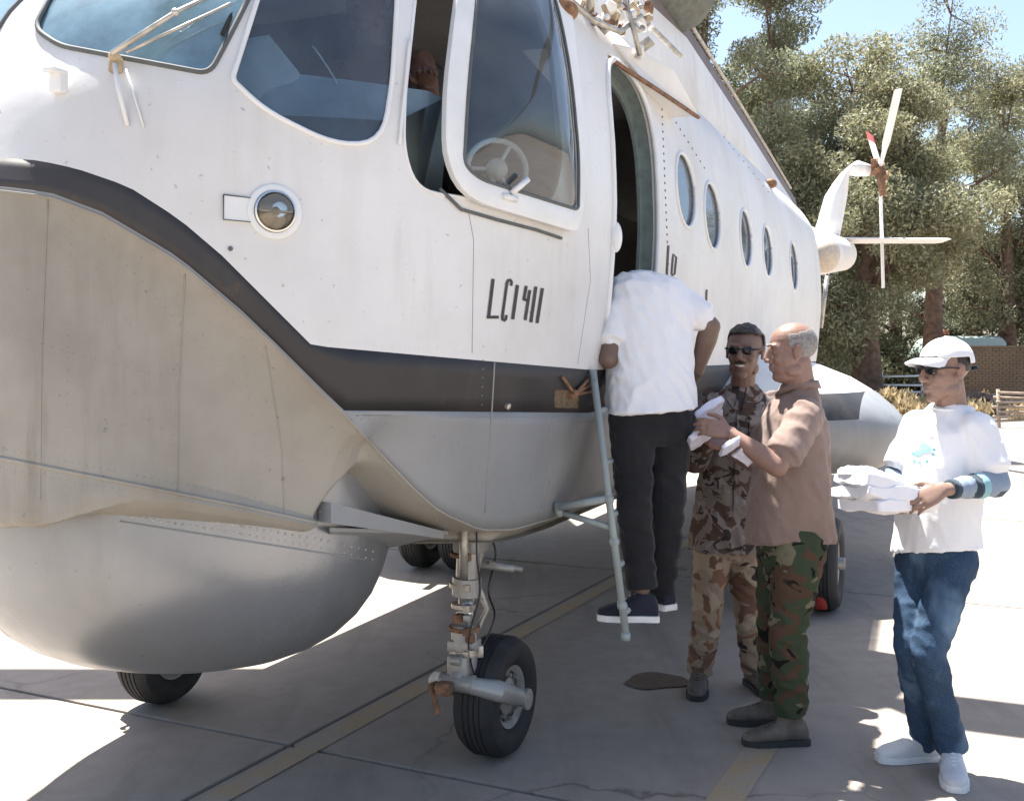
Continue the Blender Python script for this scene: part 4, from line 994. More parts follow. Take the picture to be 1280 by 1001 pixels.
# litter of metal and timber by the trees
def rails(x, y, Y, lab, name, cat, n, mat, wd_, hh):
    X = (x-640)/F*Y; t = empty(name, lab, cat, (X, Y, 0)); 
    rr = random.Random(x)
    for k in range(n):
        bm = bmesh.new(); z = .1+hh*(k+.5)/n; tube(bm, [(-wd_/2+rr.uniform(-.1, .1), rr.uniform(-.1, .1), z), (wd_/2+rr.uniform(-.1, .1), rr.uniform(-.1, .1), z+rr.uniform(-.05, .05))], .035, 6); from_bm('bar', bm, M[mat], t)
    for s_ in (-1, 1):
        bm = bmesh.new(); tube(bm, [(s_*wd_*.42, 0, -.03), (s_*wd_*.42, .05, .12+hh)], .04, 6); from_bm('post', bm, M[mat], t)
rails(1128, 0, 33, 'pale metal trestle left beside the thick tree trunk', 'trestle', 'trestle', 4, 'whitetrim', 1.5, 1.0)
rails(1062, 0, 34, 'small pale rail behind the leafy bush and sponson', 'rail', 'rail', 2, 'whitetrim', .9, 1.0)
rails(1272, 0, 24, 'stack of rusty bars at the right edge of the apron', 'bar_stack', 'bars', 7, 'paletwig', 1.0, .75)
rb = empty('rubble_heap', 'grey and brown rubble heap in front of the brick wall', 'rubble', ((1232-640)/F*30, 30, 0)); 
for k in range(26):
    bm = bmesh.new(); s_ = random.uniform(.12, .35); ellipsoid(bm, (0, 0, 0), s_, s_*.8, s_*.6, None, 7, 5)
    for v in bm.verts: v.co += Vector((random.uniform(-1, 1), random.uniform(-1, 1), random.uniform(-1, 1)))*.03
    o = from_bm('stone', bm, M['paletwig' if k % 2 else 'bark'], rb, False); o.location = (random.gauss(.2, .75), random.uniform(-.3, .3), random.uniform(.05, .45)); o.rotation_euler = (random.random(), random.random(), random.random()*3)
# ---------------- people ----------------
def skinmat(name, c, red=.25):
    m = NT(name); n = m.noise(14, 5, .6); n2 = m.noise(120, 3, .6)
    cc = m.mix(m.ramp(n, [(.35, 0.), (.7, .5)]), c, (c[0]*.95, c[1]*.80, c[2]*.75)); cc = m.mix(m.ramp(n2, [(.5, 0.), (.7, .25)]), cc, tuple(x*.6 for x in c))
    m.col(cc); m.set(.5, spec=.4); m.b.inputs['Subsurface Weight'].default_value = .0; m.b.inputs['Subsurface Radius'].default_value = (.01, .004, .002)
    m.bump(n2, .25, .002); return m.m
def cloth(name, c, var=.12, weave=.35, rough=.85):
    m = NT(name); n = m.noise(5, 5, .6); n2 = m.noise(420, 2, .5)
    m.col(m.ramp(n, [(.3, tuple(x*(1-var) for x in c)), (.7, tuple(min(1, x*(1+var)) for x in c))])); m.set(rough, spec=.25); m.b.inputs['Sheen Weight'].default_value = .15
    h = m.noise(16, 4, .55, 1.2); m.bump(m.mix(.25, h, n2), weave, .008); return m.m
def camo(name, base, layers, sc=7):
    m = NT(name); c = base
    for i, (col, th, s_) in enumerate(layers):
        mp = m.n('Mapping'); mp.inputs['Location'].default_value = (i*7.3, i*3.1, i*5.7); mp.inputs['Scale'].default_value = (1, 1, 1.25); m.l(m.tc, mp.inputs[0])
        n = m.noise(sc*s_, 2, .5, .9, vec=mp.outputs[0]); c = m.mix(m.ramp(n, [(th, 0.), (th+.015, 1.)]), c, col)
    m.col(c); m.set(.9, spec=.2); h = m.noise(14, 4, .55, 1.0); m.bump(h, .35, .008); return m.m
M['tee'] = cloth('white_cotton', (.78, .78, .80), .03)
M['jeans'] = None
m = NT('blue_denim'); n = m.noise(6, 5, .6); n2 = m.noise(300, 2, .5); n3 = m.noise(3.2, 3, .5, stretch=(2, 2, 1))
c = m.mix(m.ramp(n3, [(.50, 0.), (.72, .75)]), (.022, .048, .095), (.17, .27, .38)); c = m.mix(m.ramp(n2, [(.45, 0.), (.65, .3)]), c, (.12, .18, .25)); m.col(c); m.set(.85, spec=.2); m.bump(m.noise(18, 4, .6, 1.5), .45, .008); M['jeans'] = m.m
M['black_cloth'] = cloth('black_denim', (.016, .016, .019), .3)
M['brown_shirt'] = cloth('brown_polo_cloth', (.225, .16, .135), .12)
M['pilot_shirt'] = cloth('rust_brown_shirt', (.22, .10, .065), .15)
M['desert'] = camo('desert_camouflage', (.27, .205, .155), [((.34, .27, .20), .55, .8), ((.15, .085, .06), .55, 1), ((.045, .035, .03), .62, 1.3), ((.19, .105, .065), .60, 1.7)], 6.5)
M['jacket'] = camo('grey_brown_camouflage', (.19, .16, .145), [((.245, .215, .205), .54, 1), ((.085, .055, .045), .54, 1.1), ((.045, .035, .034), .60, 1.5)], 9)
M['woodland'] = camo('woodland_camouflage', (.045, .06, .035), [((.17, .155, .10), .58, .9), ((.085, .05, .032), .55, 1.1), ((.010, .011, .009), .57, 1.3)], 6.5)
M['skinA'] = skinmat('tanned_skin', (.27, .175, .135)); M['skinB'] = skinmat('sunburnt_skin', (.25, .152, .12)); M['skinC'] = skinmat('brown_skin', (.20, .125, .095)); M['skinD'] = skinmat('dark_skin', (.17, .12, .095))
M['hair'] = simple('dark_hair', (.018, .013, .011), .55, var=.5, scale=90, bump=.8, bs=160); M['greyhair'] = simple('grey_hair', (.22, .20, .19), .7, var=.35, scale=80, bump=.8, bs=160)
M['shoeA'] = cloth('grey_white_trainer', (.62, .62, .63), .18, .3, .6); M['sole'] = simple('white_sole', (.75, .74, .73), .6, var=.1); M['boot'] = simple('dusty_boot', (.12, .10, .082), .8, var=.35, bump=.3); M['bootsole'] = simple('boot_sole', (.03, .03, .03), .8)
M['navyshoe'] = cloth('black_trainer', (.02, .022, .035), .3); M['sunglass'] = simple('sunglasses', (.008, .008, .01), .08)
M['sleevedark'] = cloth('navy_knit', (.025, .045, .065), .2); M['sleevegrey'] = cloth('grey_blue_knit', (.22, .28, .36), .15); M['sleeveteal'] = cloth('teal_knit', (.25, .45, .52), .15)
M['teeth'] = simple('teeth', (.75, .70, .62), .3); M['eyew'] = simple('eye_white', (.6, .56, .52), .2); M['iris'] = simple('dark_iris', (.03, .015, .01), .15)
M['lip'] = simple('lips', (.24, .10, .08), .5)

def vx(o, root):                # store mesh relative to the figure's own base
    o.data.transform(Matrix.Translation(-root.location)); o.parent = root; return o
def fused(name, bm, mat, root, vox=.006, sm=3, fold=None, amp=.006, dec=None):
    o = from_bm(name, bm, mat)
    mods = [('REMESH', dict(mode='VOXEL', voxel_size=vox, use_smooth_shade=True)), ('SMOOTH', dict(factor=.5, iterations=sm))]
    apply_mods(o, mods)
    me = o.data; n = len(me.vertices)
    if fold:
        co = np.empty(n*3); me.vertices.foreach_get('co', co); co = co.reshape(-1, 3); no = np.empty(n*3); me.vertex_normals.foreach_get('vector', no); no = no.reshape(-1, 3)
        d = np.empty(n)
        for i in range(n):
            p = fold(co[i]); a = mnoise.noise(p); b = mnoise.noise((p[0]*2.1+5, p[1]*2.1, p[2]*2.1)); d[i] = (.55-abs(a)*1.7) + .35*b
        co += no*(d*amp)[:, None]; me.vertices.foreach_set('co', co.ravel()); me.update()
        apply_mods(o, [('SMOOTH', dict(factor=.5, iterations=1))])
    me = o.data; me.polygons.foreach_set('use_smooth', [True]*len(me.polygons)); me.materials.clear(); me.materials.append(mat)
    return vx(o, root)
FS = lambda p: (p[0]*15+p[2]*9, p[1]*15, p[2]*6-p[0]*4)         # shirt folds
FT = lambda p: (p[0]*9, p[1]*9, p[2]*17+p[0]*5)                 # trouser folds
def torso(bm, levels, n=28, pw=2.35):
    loft(bm, [ring(c, r_, f_, hw, hd, n, pw) for c, r_, f_, hw, hd in levels])
def hand(bm, wr, d, nrm, side, curl=.6, s=1.0, thumb_in=.6):
    """wrist, finger direction, back-of-hand normal, thumb side (+1/-1)"""
    d = d.normalized(); nrm = (nrm - d*nrm.dot(d)).normalized(); lat = d.cross(nrm).normalized()*side     # towards the thumb
    pc = wr + d*.045*s
    loft(bm, [ring(wr - d*.02*s, lat, nrm, .026*s, .020*s, 14, 2.3), ring(wr + d*.012*s, lat, nrm, .031*s, .018*s, 14, 2.4), ring(pc, lat, nrm, .039*s, .016*s, 14, 2.6), ring(wr + d*.082*s, lat, nrm, .040*s, .0125*s, 14, 2.6), ring(wr + d*.092*s, lat, nrm, .036*s, .008*s, 14, 2.6)])
    for k, (off, L, r_) in enumerate(((.030, .074, .0088), (.010, .082, .0092), (-.011, .077, .0088), (-.030, .061, .0078))):
        p = wr + d*(.082 - abs(off-.005)*.18)*s + lat*off*s; a = 0; dd = d + lat*off*1.1; dd.normalize()
        segs = (.45, .30, .25); q = p - dd*.012*s; rr = r_*s
        for j, sg in enumerate(segs):
            a += curl*(.45, 1.0, .7)[j]*(1+.08*k)
            dv = (dd*math.cos(a) - nrm*math.sin(a)).normalized(); e = (p if j == 0 else q) + dv*L*sg*s
            capsule(bm, q if j else p - dd*.01*s, e, rr*(1-.06*j), rr*(.96-.08*j), nrm, 10); q = e
    # thumb from the side of the palm near its base
    b = wr + d*.022*s + lat*.026*s; t1 = (d*.62 + lat*.75 - nrm*.25*thumb_in).normalized(); t2 = (d*.85 + lat*.30 - nrm*.55*thumb_in).normalized(); t3 = (d*.92 - lat*.05 - nrm*.5*thumb_in).normalized()
    e1 = b + t1*.038*s; e2 = e1 + t2*.032*s; e3 = e2 + t3*.024*s
    capsule(bm, b, e1, .014*s, .0115*s, None, 10); capsule(bm, e1, e2, .0112*s, .0100*s, None, 10); capsule(bm, e2, e3, .0100*s, .0082*s, None, 10)
def head(bm, c, fw, up, s=1.0, nose=1.0, jaw=1.0, heavy=0):
    fw = fw.normalized(); up = (up - fw*up.dot(fw)).normalized(); rt = fw.cross(up); A = (rt, fw, up)
    def q(x, y, z): return c + (rt*x + fw*y + up*z)*s
    def el(x, y, z, a, b, d_): ellipsoid(bm, q(x, y, z), a*s, b*s, d_*s, A, 20, 14)
    el(0, -.012, .036, .0765, .096, .084); el(0, .022, -.020, .066*jaw, .066, .082); el(0, .040, -.062, .052*jaw, .046, .048)
    el(0, .062, -.098, .027, .024, .021); el(0, .052, .012, .062, .034, .055)
    for x in (-1, 1):
        el(x*.036, .062, -.022, .025, .022, .026); el(x*.050*jaw, .010, -.072, .017, .034, .026)
        el(x*.029, .079, .022+.010, .025, .010, .0085)                      # brow
        el(x*.033, .077, .008, .014, .009, .009)                         # closed part of the eye
        el(x*.0125, .100, -.029, .0095, .0125, .009)
        # ear
        el(x*.079, -.006, .000, .007, .018, .031); el(x*.083, -.012, .010, .006, .016, .020); el(x*.079, .000, -.022, .007, .010, .012)
    capsule(bm, q(0, .086, .020), q(0, .110*nose+.0, -.020), (.0085*s, .010*s), (.0135*s, .012*s), rt)
    el(0, .106*nose, -.024, .013, .012, .0105)
    el(0, .084, -.053, .026, .013, .0075); el(0, .083, -.066, .022, .0125, .008); el(0, .078, -.046, .030, .014, .012)
    if heavy: el(0, .030, -.100, .050, .05, .028)
    return q, A
def person(lab, base, J, mats, opt):
    """J: joints in the world; mats: skin, shirt, trousers, shoe, sole; opt: pose details"""
    root = empty('person', lab, 'man', base, 0); sk = mats['skin']
    V3 = {k: Vector(v) for k, v in J.items()}
    fwT = opt['fwd'].normalized(); Z = Vector((0, 0, 1))
    rs = (V3['sr']-V3['sl']).normalized(); rh = (V3['hr']-V3['hl']).normalized(); up = (V3['neck']-(V3['hl']+V3['hr'])/2).normalized()
    fs = up.cross(rs).normalized(); fh = Z.cross(rh).normalized()
    if fs.dot(fwT) < 0: fs = -fs
    if fh.dot(fwT) < 0: fh = -fh
    hc = (V3['hl']+V3['hr'])/2; sc_ = (V3['sl']+V3['sr'])/2; W_ = opt.get('w', .18); D_ = opt.get('d', .115); bel = opt.get('belly', 0)
    bm = bmesh.new(); wd = lambda t: hc.lerp(sc_, t)
    torso(bm, [(wd(-.05), rh, fh, W_*.75, D_*.75), (wd(.5), (rs+rh).normalized(), (fs+fh).normalized(), W_*.7, D_*.72), (wd(.9), rs, fs, W_*.75, D_*.75), (sc_+up*.05, rs, fs, .06, .05)])
    capsule(bm, V3['neck']-up*.06, V3['head']-Vector(opt['hup']).normalized()*.05 - opt['hfwd'].normalized()*.015, .062*opt.get('nk', 1), .056*opt.get('nk', 1))
    q, A = head(bm, V3['head'], opt['hfwd'], Vector(opt['hup']), opt.get('hs', 1), opt.get('nose', 1), opt.get('jaw', 1), opt.get('heavy', 0))
    for sd_, sg in (('l', -1), ('r', 1)):
        S0, E, Wr = V3['s'+sd_], V3['e'+sd_], V3['w'+sd_]; k = opt.get('arm', 1)
        capsule(bm, S0, S0.lerp(E, .45), .050*k, .047*k); capsule(bm, S0.lerp(E, .45), E, .046*k, .038*k); capsule(bm, E, E.lerp(Wr, .3), .038*k, .040*k); capsule(bm, E.lerp(Wr, .3), Wr, .040*k, (.028*k, .023*k))
        hd_ = opt['hand'+sd_]; hand(bm, Wr + (Wr-E).normalized()*.012, Vector(hd_[0]), Vector(hd_[1]), hd_[2], hd_[3])
        capsule(bm, V3['h'+sd_], V3['k'+sd_], .065, .045); capsule(bm, V3['k'+sd_], V3['a'+sd_], .045, .032)
    fused('body', bm, sk, root, .0046, 2)
    # shirt
    bm = bmesh.new(); hem = opt.get('hem', .10)
    m1 = (rs+rh).normalized(); f1 = (fs+fh).normalized(); ease = opt.get('ease', 1.0)
    torso(bm, [(wd(-hem), rh, fh, W_*1.02*ease, D_*1.16*ease+bel*.6), (wd(.0), rh, fh, W_*1.0*ease, D_*1.13*ease+bel), (wd(.28)+f1*bel*.5, m1, f1, W_*.95*ease, D_*1.06*ease+bel), (wd(.55)+f1*bel*.2, m1, f1, W_*.99, D_*1.08+bel*.5), (wd(.80), rs, fs, W_*1.04, D_*1.08), (wd(.95), rs, fs, W_*1.0, D_*.98),
        (sc_+up*.035, rs, fs, W_*.80, D_*.76), (V3['neck'].lerp(sc_+up*.05, .25), rs, fs, .078, .072), (V3['neck']+up*opt.get('ctop', .012), rs, fs, .066, .064)])
    for sd_ in 'lr':
        S0, E, Wr = V3['s'+sd_], V3['e'+sd_], V3['w'+sd_]; t = opt.get('sleeve', .72); r0 = opt.get('slr', .066)
        capsule(bm, S0, S0.lerp(E, min(1, t)), r0, r0*.93)
        if t < 1: 
            x_, y_, d_ = frame_of(E-S0); a = S0.lerp(E, t*.5); b = S0.lerp(E, t+.10); loft(bm, [ring(a, x_, y_, r0, r0, 18), ring(b, x_, y_, r0*1.0, r0*1.0, 18)])
        else:
            capsule(bm, E, E.lerp(Wr, .5), r0*.88, r0*.80); x_, y_, d_ = frame_of(Wr-E); loft(bm, [ring(E.lerp(Wr, .4), x_, y_, r0*.82, r0*.82, 18), ring(E.lerp(Wr, .93), x_, y_, r0*.70, r0*.70, 18)])
    sh = fused('shirt', bm, mats['shirt'], root, .0068, 3, FS, opt.get('famp', .0075))
    # trousers
    bm = bmesh.new(); tw = opt.get('tw', 1.0)
    torso(bm, [(wd(.18), rh, fh, W_*.90, D_*.98), (wd(.0), rh, fh, W_*.95, D_*1.04), (hc-Z*.10, rh, fh, W_*.93, D_*1.0), (hc-Z*.15, rh, fh, W_*.80, D_*.80)])
    for sd_ in 'lr':
        h_, k_, a_ = V3['h'+sd_], V3['k'+sd_], V3['a'+sd_]; x_, y_, _ = frame_of(a_-k_)
        capsule(bm, h_-Z*.03, k_, .088*tw, .064*tw); capsule(bm, k_, k_.lerp(a_, .5), .064*tw, .060*tw)
        loft(bm, [ring(k_.lerp(a_, .05), x_, y_, .062*tw, .062*tw, 18), ring(k_.lerp(a_, .6), x_, y_, .058*tw, .058*tw, 18), ring(k_.lerp(a_, opt.get('cuff', .97)), x_, y_, .056*tw*opt.get('cw', 1), .056*tw*opt.get('cw', 1), 18)])
    fused('trousers', bm, mats['trousers'], root, .0068, 3, FT, opt.get('tamp', .0085))
    # shoes
    for sd_ in 'lr':
        a_ = V3['a'+sd_]; fd = Vector(opt['foot'+sd_]).normalized(); sole_z = opt.get('sole'+sd_, 0.0); lt_ = fd.cross(Z).normalized(); hb = Vector((a_.x, a_.y, sole_z)) - fd*.065
        bm = bmesh.new(); L = opt.get('fl', .275); prof = [(.0, .030, .055, .030), (.04, .037, .085, .035), (.28, .038, .115, .055) , (.45, .042, .085, .045), (.65, .049, .062, .036), (.85, .045, .048, .030), (.97, .030, .036, .022), (1.0, .016, .026, .016)]
        loft(bm, [ring(hb + fd*L*t + Z*(.012+h/2), lt_, Z, w_, h/2, 18, 2.5) for t, w_, h, _ in prof])
        if opt.get('boot'): loft(bm, [ring(hb + fd*.075 + Z*.05, lt_, fd, .042, .055, 18), ring(hb + fd*.070 + Z*.17, lt_, fd, .046, .052, 18)])
        else: loft(bm, [ring(hb + fd*.07 + Z*.05, lt_, fd, .038, .052, 18), ring(hb + fd*.068 + Z*.105, lt_, fd, .036, .045, 18)])
        s_ = fused('shoe', bm, mats['shoe'], root, .006, 2)
        bm = bmesh.new(); loft(bm, [[p for p in [hb + fd*L*t*1.02 - fd*.004 + lt_*w_*1.10*sg + Z*zz_ for t, w_, sg in ([(t, w_, 1) for t, w_, _, _ in prof] + [(t, w_, -1) for t, w_, _, _ in reversed(prof)])]] for zz_ in (.001, .026)])
        so_ = from_bm('sole', bm, mats['sole'], None, False); vx(so_, root)
        so_.parent = s_
        bm = bmesh.new()
        for k in range(5): t = .38+.07*k; hz = float(np.interp(t, [a[0] for a in prof], [a[2] for a in prof])); c_ = hb + fd*L*t + Z*(.010+hz); tube(bm, [c_-lt_*.028-Z*.010, c_+Z*.003, c_+lt_*.028-Z*.010], .0032, 6)
        la = from_bm('lace', bm, mats.get('lace', mats['sole'])); vx(la, root); la.parent = s_
    return root, q, A, sh
def shellpart(name, q, A, mat, root, sc_, keep, jit=.002, th=.004, zc=.036):
    """hair or cap fitted over the cranium"""
    bm = bmesh.new(); ellipsoid(bm, (0, 0, 0), 1, 1, 1, None, 48, 34)
    bmesh.ops.delete(bm, geom=[v for v in bm.verts if not keep(v.co.x, v.co.y, v.co.z)], context='VERTS')
    for v in bm.verts:
        k = 1 + jit*15*mnoise.noise(v.co*6); v.co = q(v.co.x*.0765*sc_*k, -.012 + v.co.y*.096*sc_*k, zc + v.co.z*.084*sc_*k)
    o = from_bm(name, bm, mat); apply_mods(o, [('SOLIDIFY', dict(thickness=th, offset=0)), ('SUBSURF', dict(levels=1))]); o.data.polygons.foreach_set('use_smooth', [True]*len(o.data.polygons)); return vx(o, root)
def sunglasses(q, A, root):
    bm = bmesh.new()
    for x in (-1, 1):
        ellipsoid(bm, q(x*.033, .090, .010), .028, .009, .019, (A[0]*.96+A[1]*(-x*.28), A[1]*.96+A[0]*(x*.28), A[2]), 18, 10)
        tube(bm, [q(x*.060, .080, .016), q(x*.080, .045, .016), q(x*.084, -.01, .010)], [.0045, .0035, .003], 6)
    tube(bm, [q(-.012, .098, .016), q(0, .102, .018), q(.012, .098, .016)], .0035, 6)
    vx(from_bm('sunglasses', bm, M['sunglass']), root)
def eyes(q, A, root):
    for x in (-1, 1):
        bm = bmesh.new(); ellipsoid(bm, q(x*.033, .0705, .007), .0125, .0125, .0115, A, 14, 10); e_ = vx(from_bm('eye', bm, M['eyew']), root)
        bm = bmesh.new(); ellipsoid(bm, q(x*.033, .0815, .007), .0055, .003, .0055, A, 10, 8); i_ = vx(from_bm('iris', bm, M['iris']), root); i_.parent = e_
def brows(q, A, root, mat):
    for x in (-1, 1):
        bm = bmesh.new(); tube(bm, [q(x*.014, .091, .032), q(x*.032, .090, .038), q(x*.052, .076, .032)], [.0035, .0045, .002], 6); vx(from_bm('eyebrow', bm, mat), root)
Vv = Vector
# man with white cap carrying packets
Y = 4.15
J = dict(head=P(1181, 464, 4.12), neck=P(1192, 501, 4.16), sl=P(1222, 537, 4.03), sr=P(1148, 533, 4.32), el=P(1246, 604, 3.97), wl=P(1180, 612, 3.84), er=P(1118, 602, 4.28), wr=P(1130, 630, 4.02),
         hl=P(1193, 690, 4.08), hr=P(1147, 690, 4.26), kl=P(1160, 815, 4.01), kr=P(1139, 812, 4.10), al=P(1189, 930, 4.13), ar=P(1158, 922, 4.27))
root, q, A, sh1 = person('man in white cap, sunglasses, white t-shirt and blue jeans carrying white packets', (J['hl'].x, 4.17, 0), J,
    dict(skin=M['skinA'], shirt=M['tee'], trousers=M['jeans'], shoe=M['shoeA'], sole=M['sole']),
    dict(fwd=Vv((-.8, -.6, 0)), hfwd=Vv((-.95, -.30, -.05)), hup=(-.05, 0, 1), w=.172, d=.112, handl=((-.9, -.25, -.35), (.1, -.75, .6), 1, .55), handr=((-.3, -.9, -.1), (.2, 0, -1), -1, .4), footl=(-.30, -.95, 0), footr=(-1, -.12, 0), hem=-.02, sleeve=.66, slr=.070, belly=.012, famp=.0055, cw=1.05, ease=1.04, cuff=1.05, ctop=-.018))
sunglasses(q, A, root); brows(q, A, root, M['hair'])
shellpart('hair', q, A, M['hair'], root, 1.015, lambda x, y, z: y < .25 and z > -.45 and z < .5 and (y < -.1 or z > -.1), .001)
cap = shellpart('cap', q, A, M['tee'], root, 1.13, lambda x, y, z: z > .12 + (-.22 if y < -.3 else 0) + max(0, y)*.08, .0015, .004)
bm = bmesh.new(); rows = []
for i in range(13):
    a = -1.15+2.3*i/12; x = math.sin(a)*.075; y0 = -.012+math.cos(a)*.105; ext = .082*math.cos(a*1.05)
    rows.append([q(x, y0-.006, .058), q(x*1.06, y0+ext*.5, .056-.012*(x/.075)**2), q(x*1.02, y0+ext, .044-.030*(x/.075)**2), q(x*1.02, y0+ext, .040-.030*(x/.075)**2), q(x*1.06, y0+ext*.5, .052-.012*(x/.075)**2), q(x, y0-.006, .053)])
loft(bm, rows); br = vx(from_bm('brim', bm, M['tee'], None, True, 50), root); br.parent = cap
bm = bmesh.new(); ellipsoid(bm, q(0, -.012, .133), .006, .006, .004); bt = vx(from_bm('button', bm, M['tee']), root); bt.parent = cap
bm = bmesh.new(); tube(bm, [q(-.045, -.112, .008), q(0, -.122, .004), q(.045, -.112, .008)], .008, 8); bt = vx(from_bm('cap_strap', bm, M['sleevedark']), root); bt.parent = cap
# striped long sleeves under the t-shirt
for E_, W__, S_ in ((J['el'], J['wl'], J['sl']), (J['er'], J['wr'], J['sr'])):
    bm = bmesh.new(); capsule(bm, S_.lerp(E_, .55), E_, .050, .048); capsule(bm, E_, E_.lerp(W__, .5), .049, .045); x_, y_, _ = frame_of(W__-E_); loft(bm, [ring(E_.lerp(W__, .3), x_, y_, .047, .047, 18), ring(E_.lerp(W__, .90), x_, y_, .037, .034, 18)])
    o = fused('long_sleeve', bm, M['sleevegrey'], root, .006, 3, FS, .006); me = o.data
    for k in ('sleevedark', 'sleeveteal'): me.materials.append(M[k])
    L_ = (W__-E_).length; dE = (W__-E_).normalized()
    for p in me.polygons:
        c_ = Vector(p.center)+root.location; t = (c_-E_).dot(dE)/L_; t2 = (c_-E_).dot((S_-E_).normalized())
        if t < .12: p.material_index = 1 if (t2 > .035 or c_.z < E_.z-.022) else 0
        elif t > .80: p.material_index = 1
        elif .42 < t < .56: p.material_index = 1
        elif .30 < t < .42: p.material_index = 2
# collar ring
def collar(J, fw, root, mat, r=.070, h=.010, dz=.0):
    bm = bmesh.new(); up = (J['neck']-(J['hl']+J['hr'])/2).normalized(); c_ = J['neck']+up*dz; x_, y_, _ = frame_of(up)
    tube(bm, [c_ + x_*r*math.cos(a) + y_*r*math.sin(a) - Vector(fw).normalized()*(-.020) - up*.02*max(0, (x_*math.cos(a)+y_*math.sin(a)).dot(Vector(fw))) for a in [2*PI*i/24 for i in range(25)]], h, 8); return vx(from_bm('collar', bm, mat), root)
collar(J, (-.8, -.6, 0), root, M['tee'], .066, .006, -.016)
# print on the chest: laid on the cloth
def on_mesh(o, root):
    me = o.data; b = BVHTree.FromPolygons([tuple(v.co + root.location) for v in me.vertices], [tuple(p.vertices) for p in me.polygons]); return b
RL = root.location.copy()
def decal(name, bvh, poly, mat, root, off=.002):
    V = []
    def pr(x, y):
        loc, n, i, d = bvh.ray_cast(Vector((0, 0, CH)), Vector(((x-640)/F, 1, (HOR-y)/F)).normalized()); return None if loc is None else loc + n*off - RL
    cx = sum(a for a, b in poly)/len(poly); cy = sum(b for a, b in poly)/len(poly); bm = bmesh.new(); prev = None
    for t in (1, .66, .33):
        vs = []
        for a, b in poly:
            p_ = pr(cx+(a-cx)*t, cy+(b-cy)*t)
            if p_ is None: bm.free(); return
            vs.append(bm.verts.new(p_))
        if prev: 
            for i in range(len(vs)): bm.faces.new((prev[i], prev[(i+1) % len(vs)], vs[(i+1) % len(vs)], vs[i]))
        prev = vs
    bm.faces.new(prev); o = from_bm(name, bm, mat, root); return o
bv1 = on_mesh(sh1, root); cy_ = simple('cyan_print', (.22, .58, .66), .8, var=.2, scale=60); rd_ = simple('pink_print', (.72, .30, .32), .8); tl_ = simple('teal_print', (.12, .38, .40), .8, var=.2)
blob = lambda cx, cy, rx, ry, ph=0, w_=.18: [(cx+rx*math.cos(a)*(1+w_*math.sin(3*a+ph)), cy+ry*math.sin(a)*(1+w_*math.cos(2*a+ph))) for a in [2*PI*i/16 for i in range(16)]]
decal('chest_print', bv1, blob(1156, 560, 8, 7), cy_, sh1); decal('chest_print', bv1, blob(1148, 566, 5, 4, 1), cy_, sh1); decal('chest_print', bv1, blob(1165, 546, 3.2, 2, 2), rd_, sh1)
for x, y in ((1142, 567), (1143, 576), (1150, 578), (1159, 577), (1167, 568), (1168, 562)): decal('chest_print', bv1, blob(x, y, 2.0, 1.6, x), tl_, sh1)

# packets: crumpled wrapped shirts
def packet(parent, c, ax, ay, size, mat, seed, root):
    bm = bmesh.new(); t = bmesh.new(); bmesh.ops.create_cube(t, size=1); bmesh.ops.subdivide_edges(t, edges=t.edges[:], cuts=15, use_grid_fill=True)
    az = ax.cross(ay).normalized(); ay = az.cross(ax).normalized(); vm = {}
    for v in t.verts:
        p = v.co.copy(); k = (1-abs(2*p.x)**6*.3)*(1-abs(2*p.y)**6*.3); z = p.z*k
        n_ = mnoise.noise(Vector((p.x*3+seed, p.y*3, p.z*1.5)))*.40 + (.5-abs(mnoise.noise(Vector((p.x*3+seed, p.y*5+p.x*3, 2.2)))))*.45 + (.5-abs(mnoise.noise(Vector((p.x*9+seed, p.y*4-p.x*3, seed)))))*.12
        p2 = ax*p.x*size[0]*(1+.04*math.sin(seed+p.y*5)) + ay*p.y*size[1]*(1+.05*math.sin(seed*2+p.x*5)) + az*(z*size[2] + n_*size[2]*.6)
        vm[v] = bm.verts.new(c + p2)
    for f in t.faces: bm.faces.new([vm[v] for v in f.verts])
    t.free(); o = from_bm('packet', bm, mat); vx(o, parent); return o
M['packet'] = cloth('white_wrapped_cloth', (.80, .79, .82), .04, .5, .45)
M['packet2'] = cloth('lilac_white_wrap', (.66, .66, .78), .12, .5, .35)
c0 = P(1112, 606, 3.93); pk = empty('packet_stack', 'stack of white wrapped packets held by the man in the white cap', 'packets', c0)
for k, (dx, dz, sx, sy, th_, tl_) in enumerate(((.0, -.075, .27, .24, .055, .00), (-.012, -.042, .30, .25, .058, .10), (-.030, -.008, .27, .22, .055, .22), (-.060, .020, .20, .18, .045, .33))):
    packet(pk, c0 + Vector((dx, 0, dz)), Vector((-.93, -.25, tl_)).normalized(), Vector((.25, -.95, .10+.05*(k % 2))), (sx, sy, th_), M['packet'], 3+k*1.7, root)

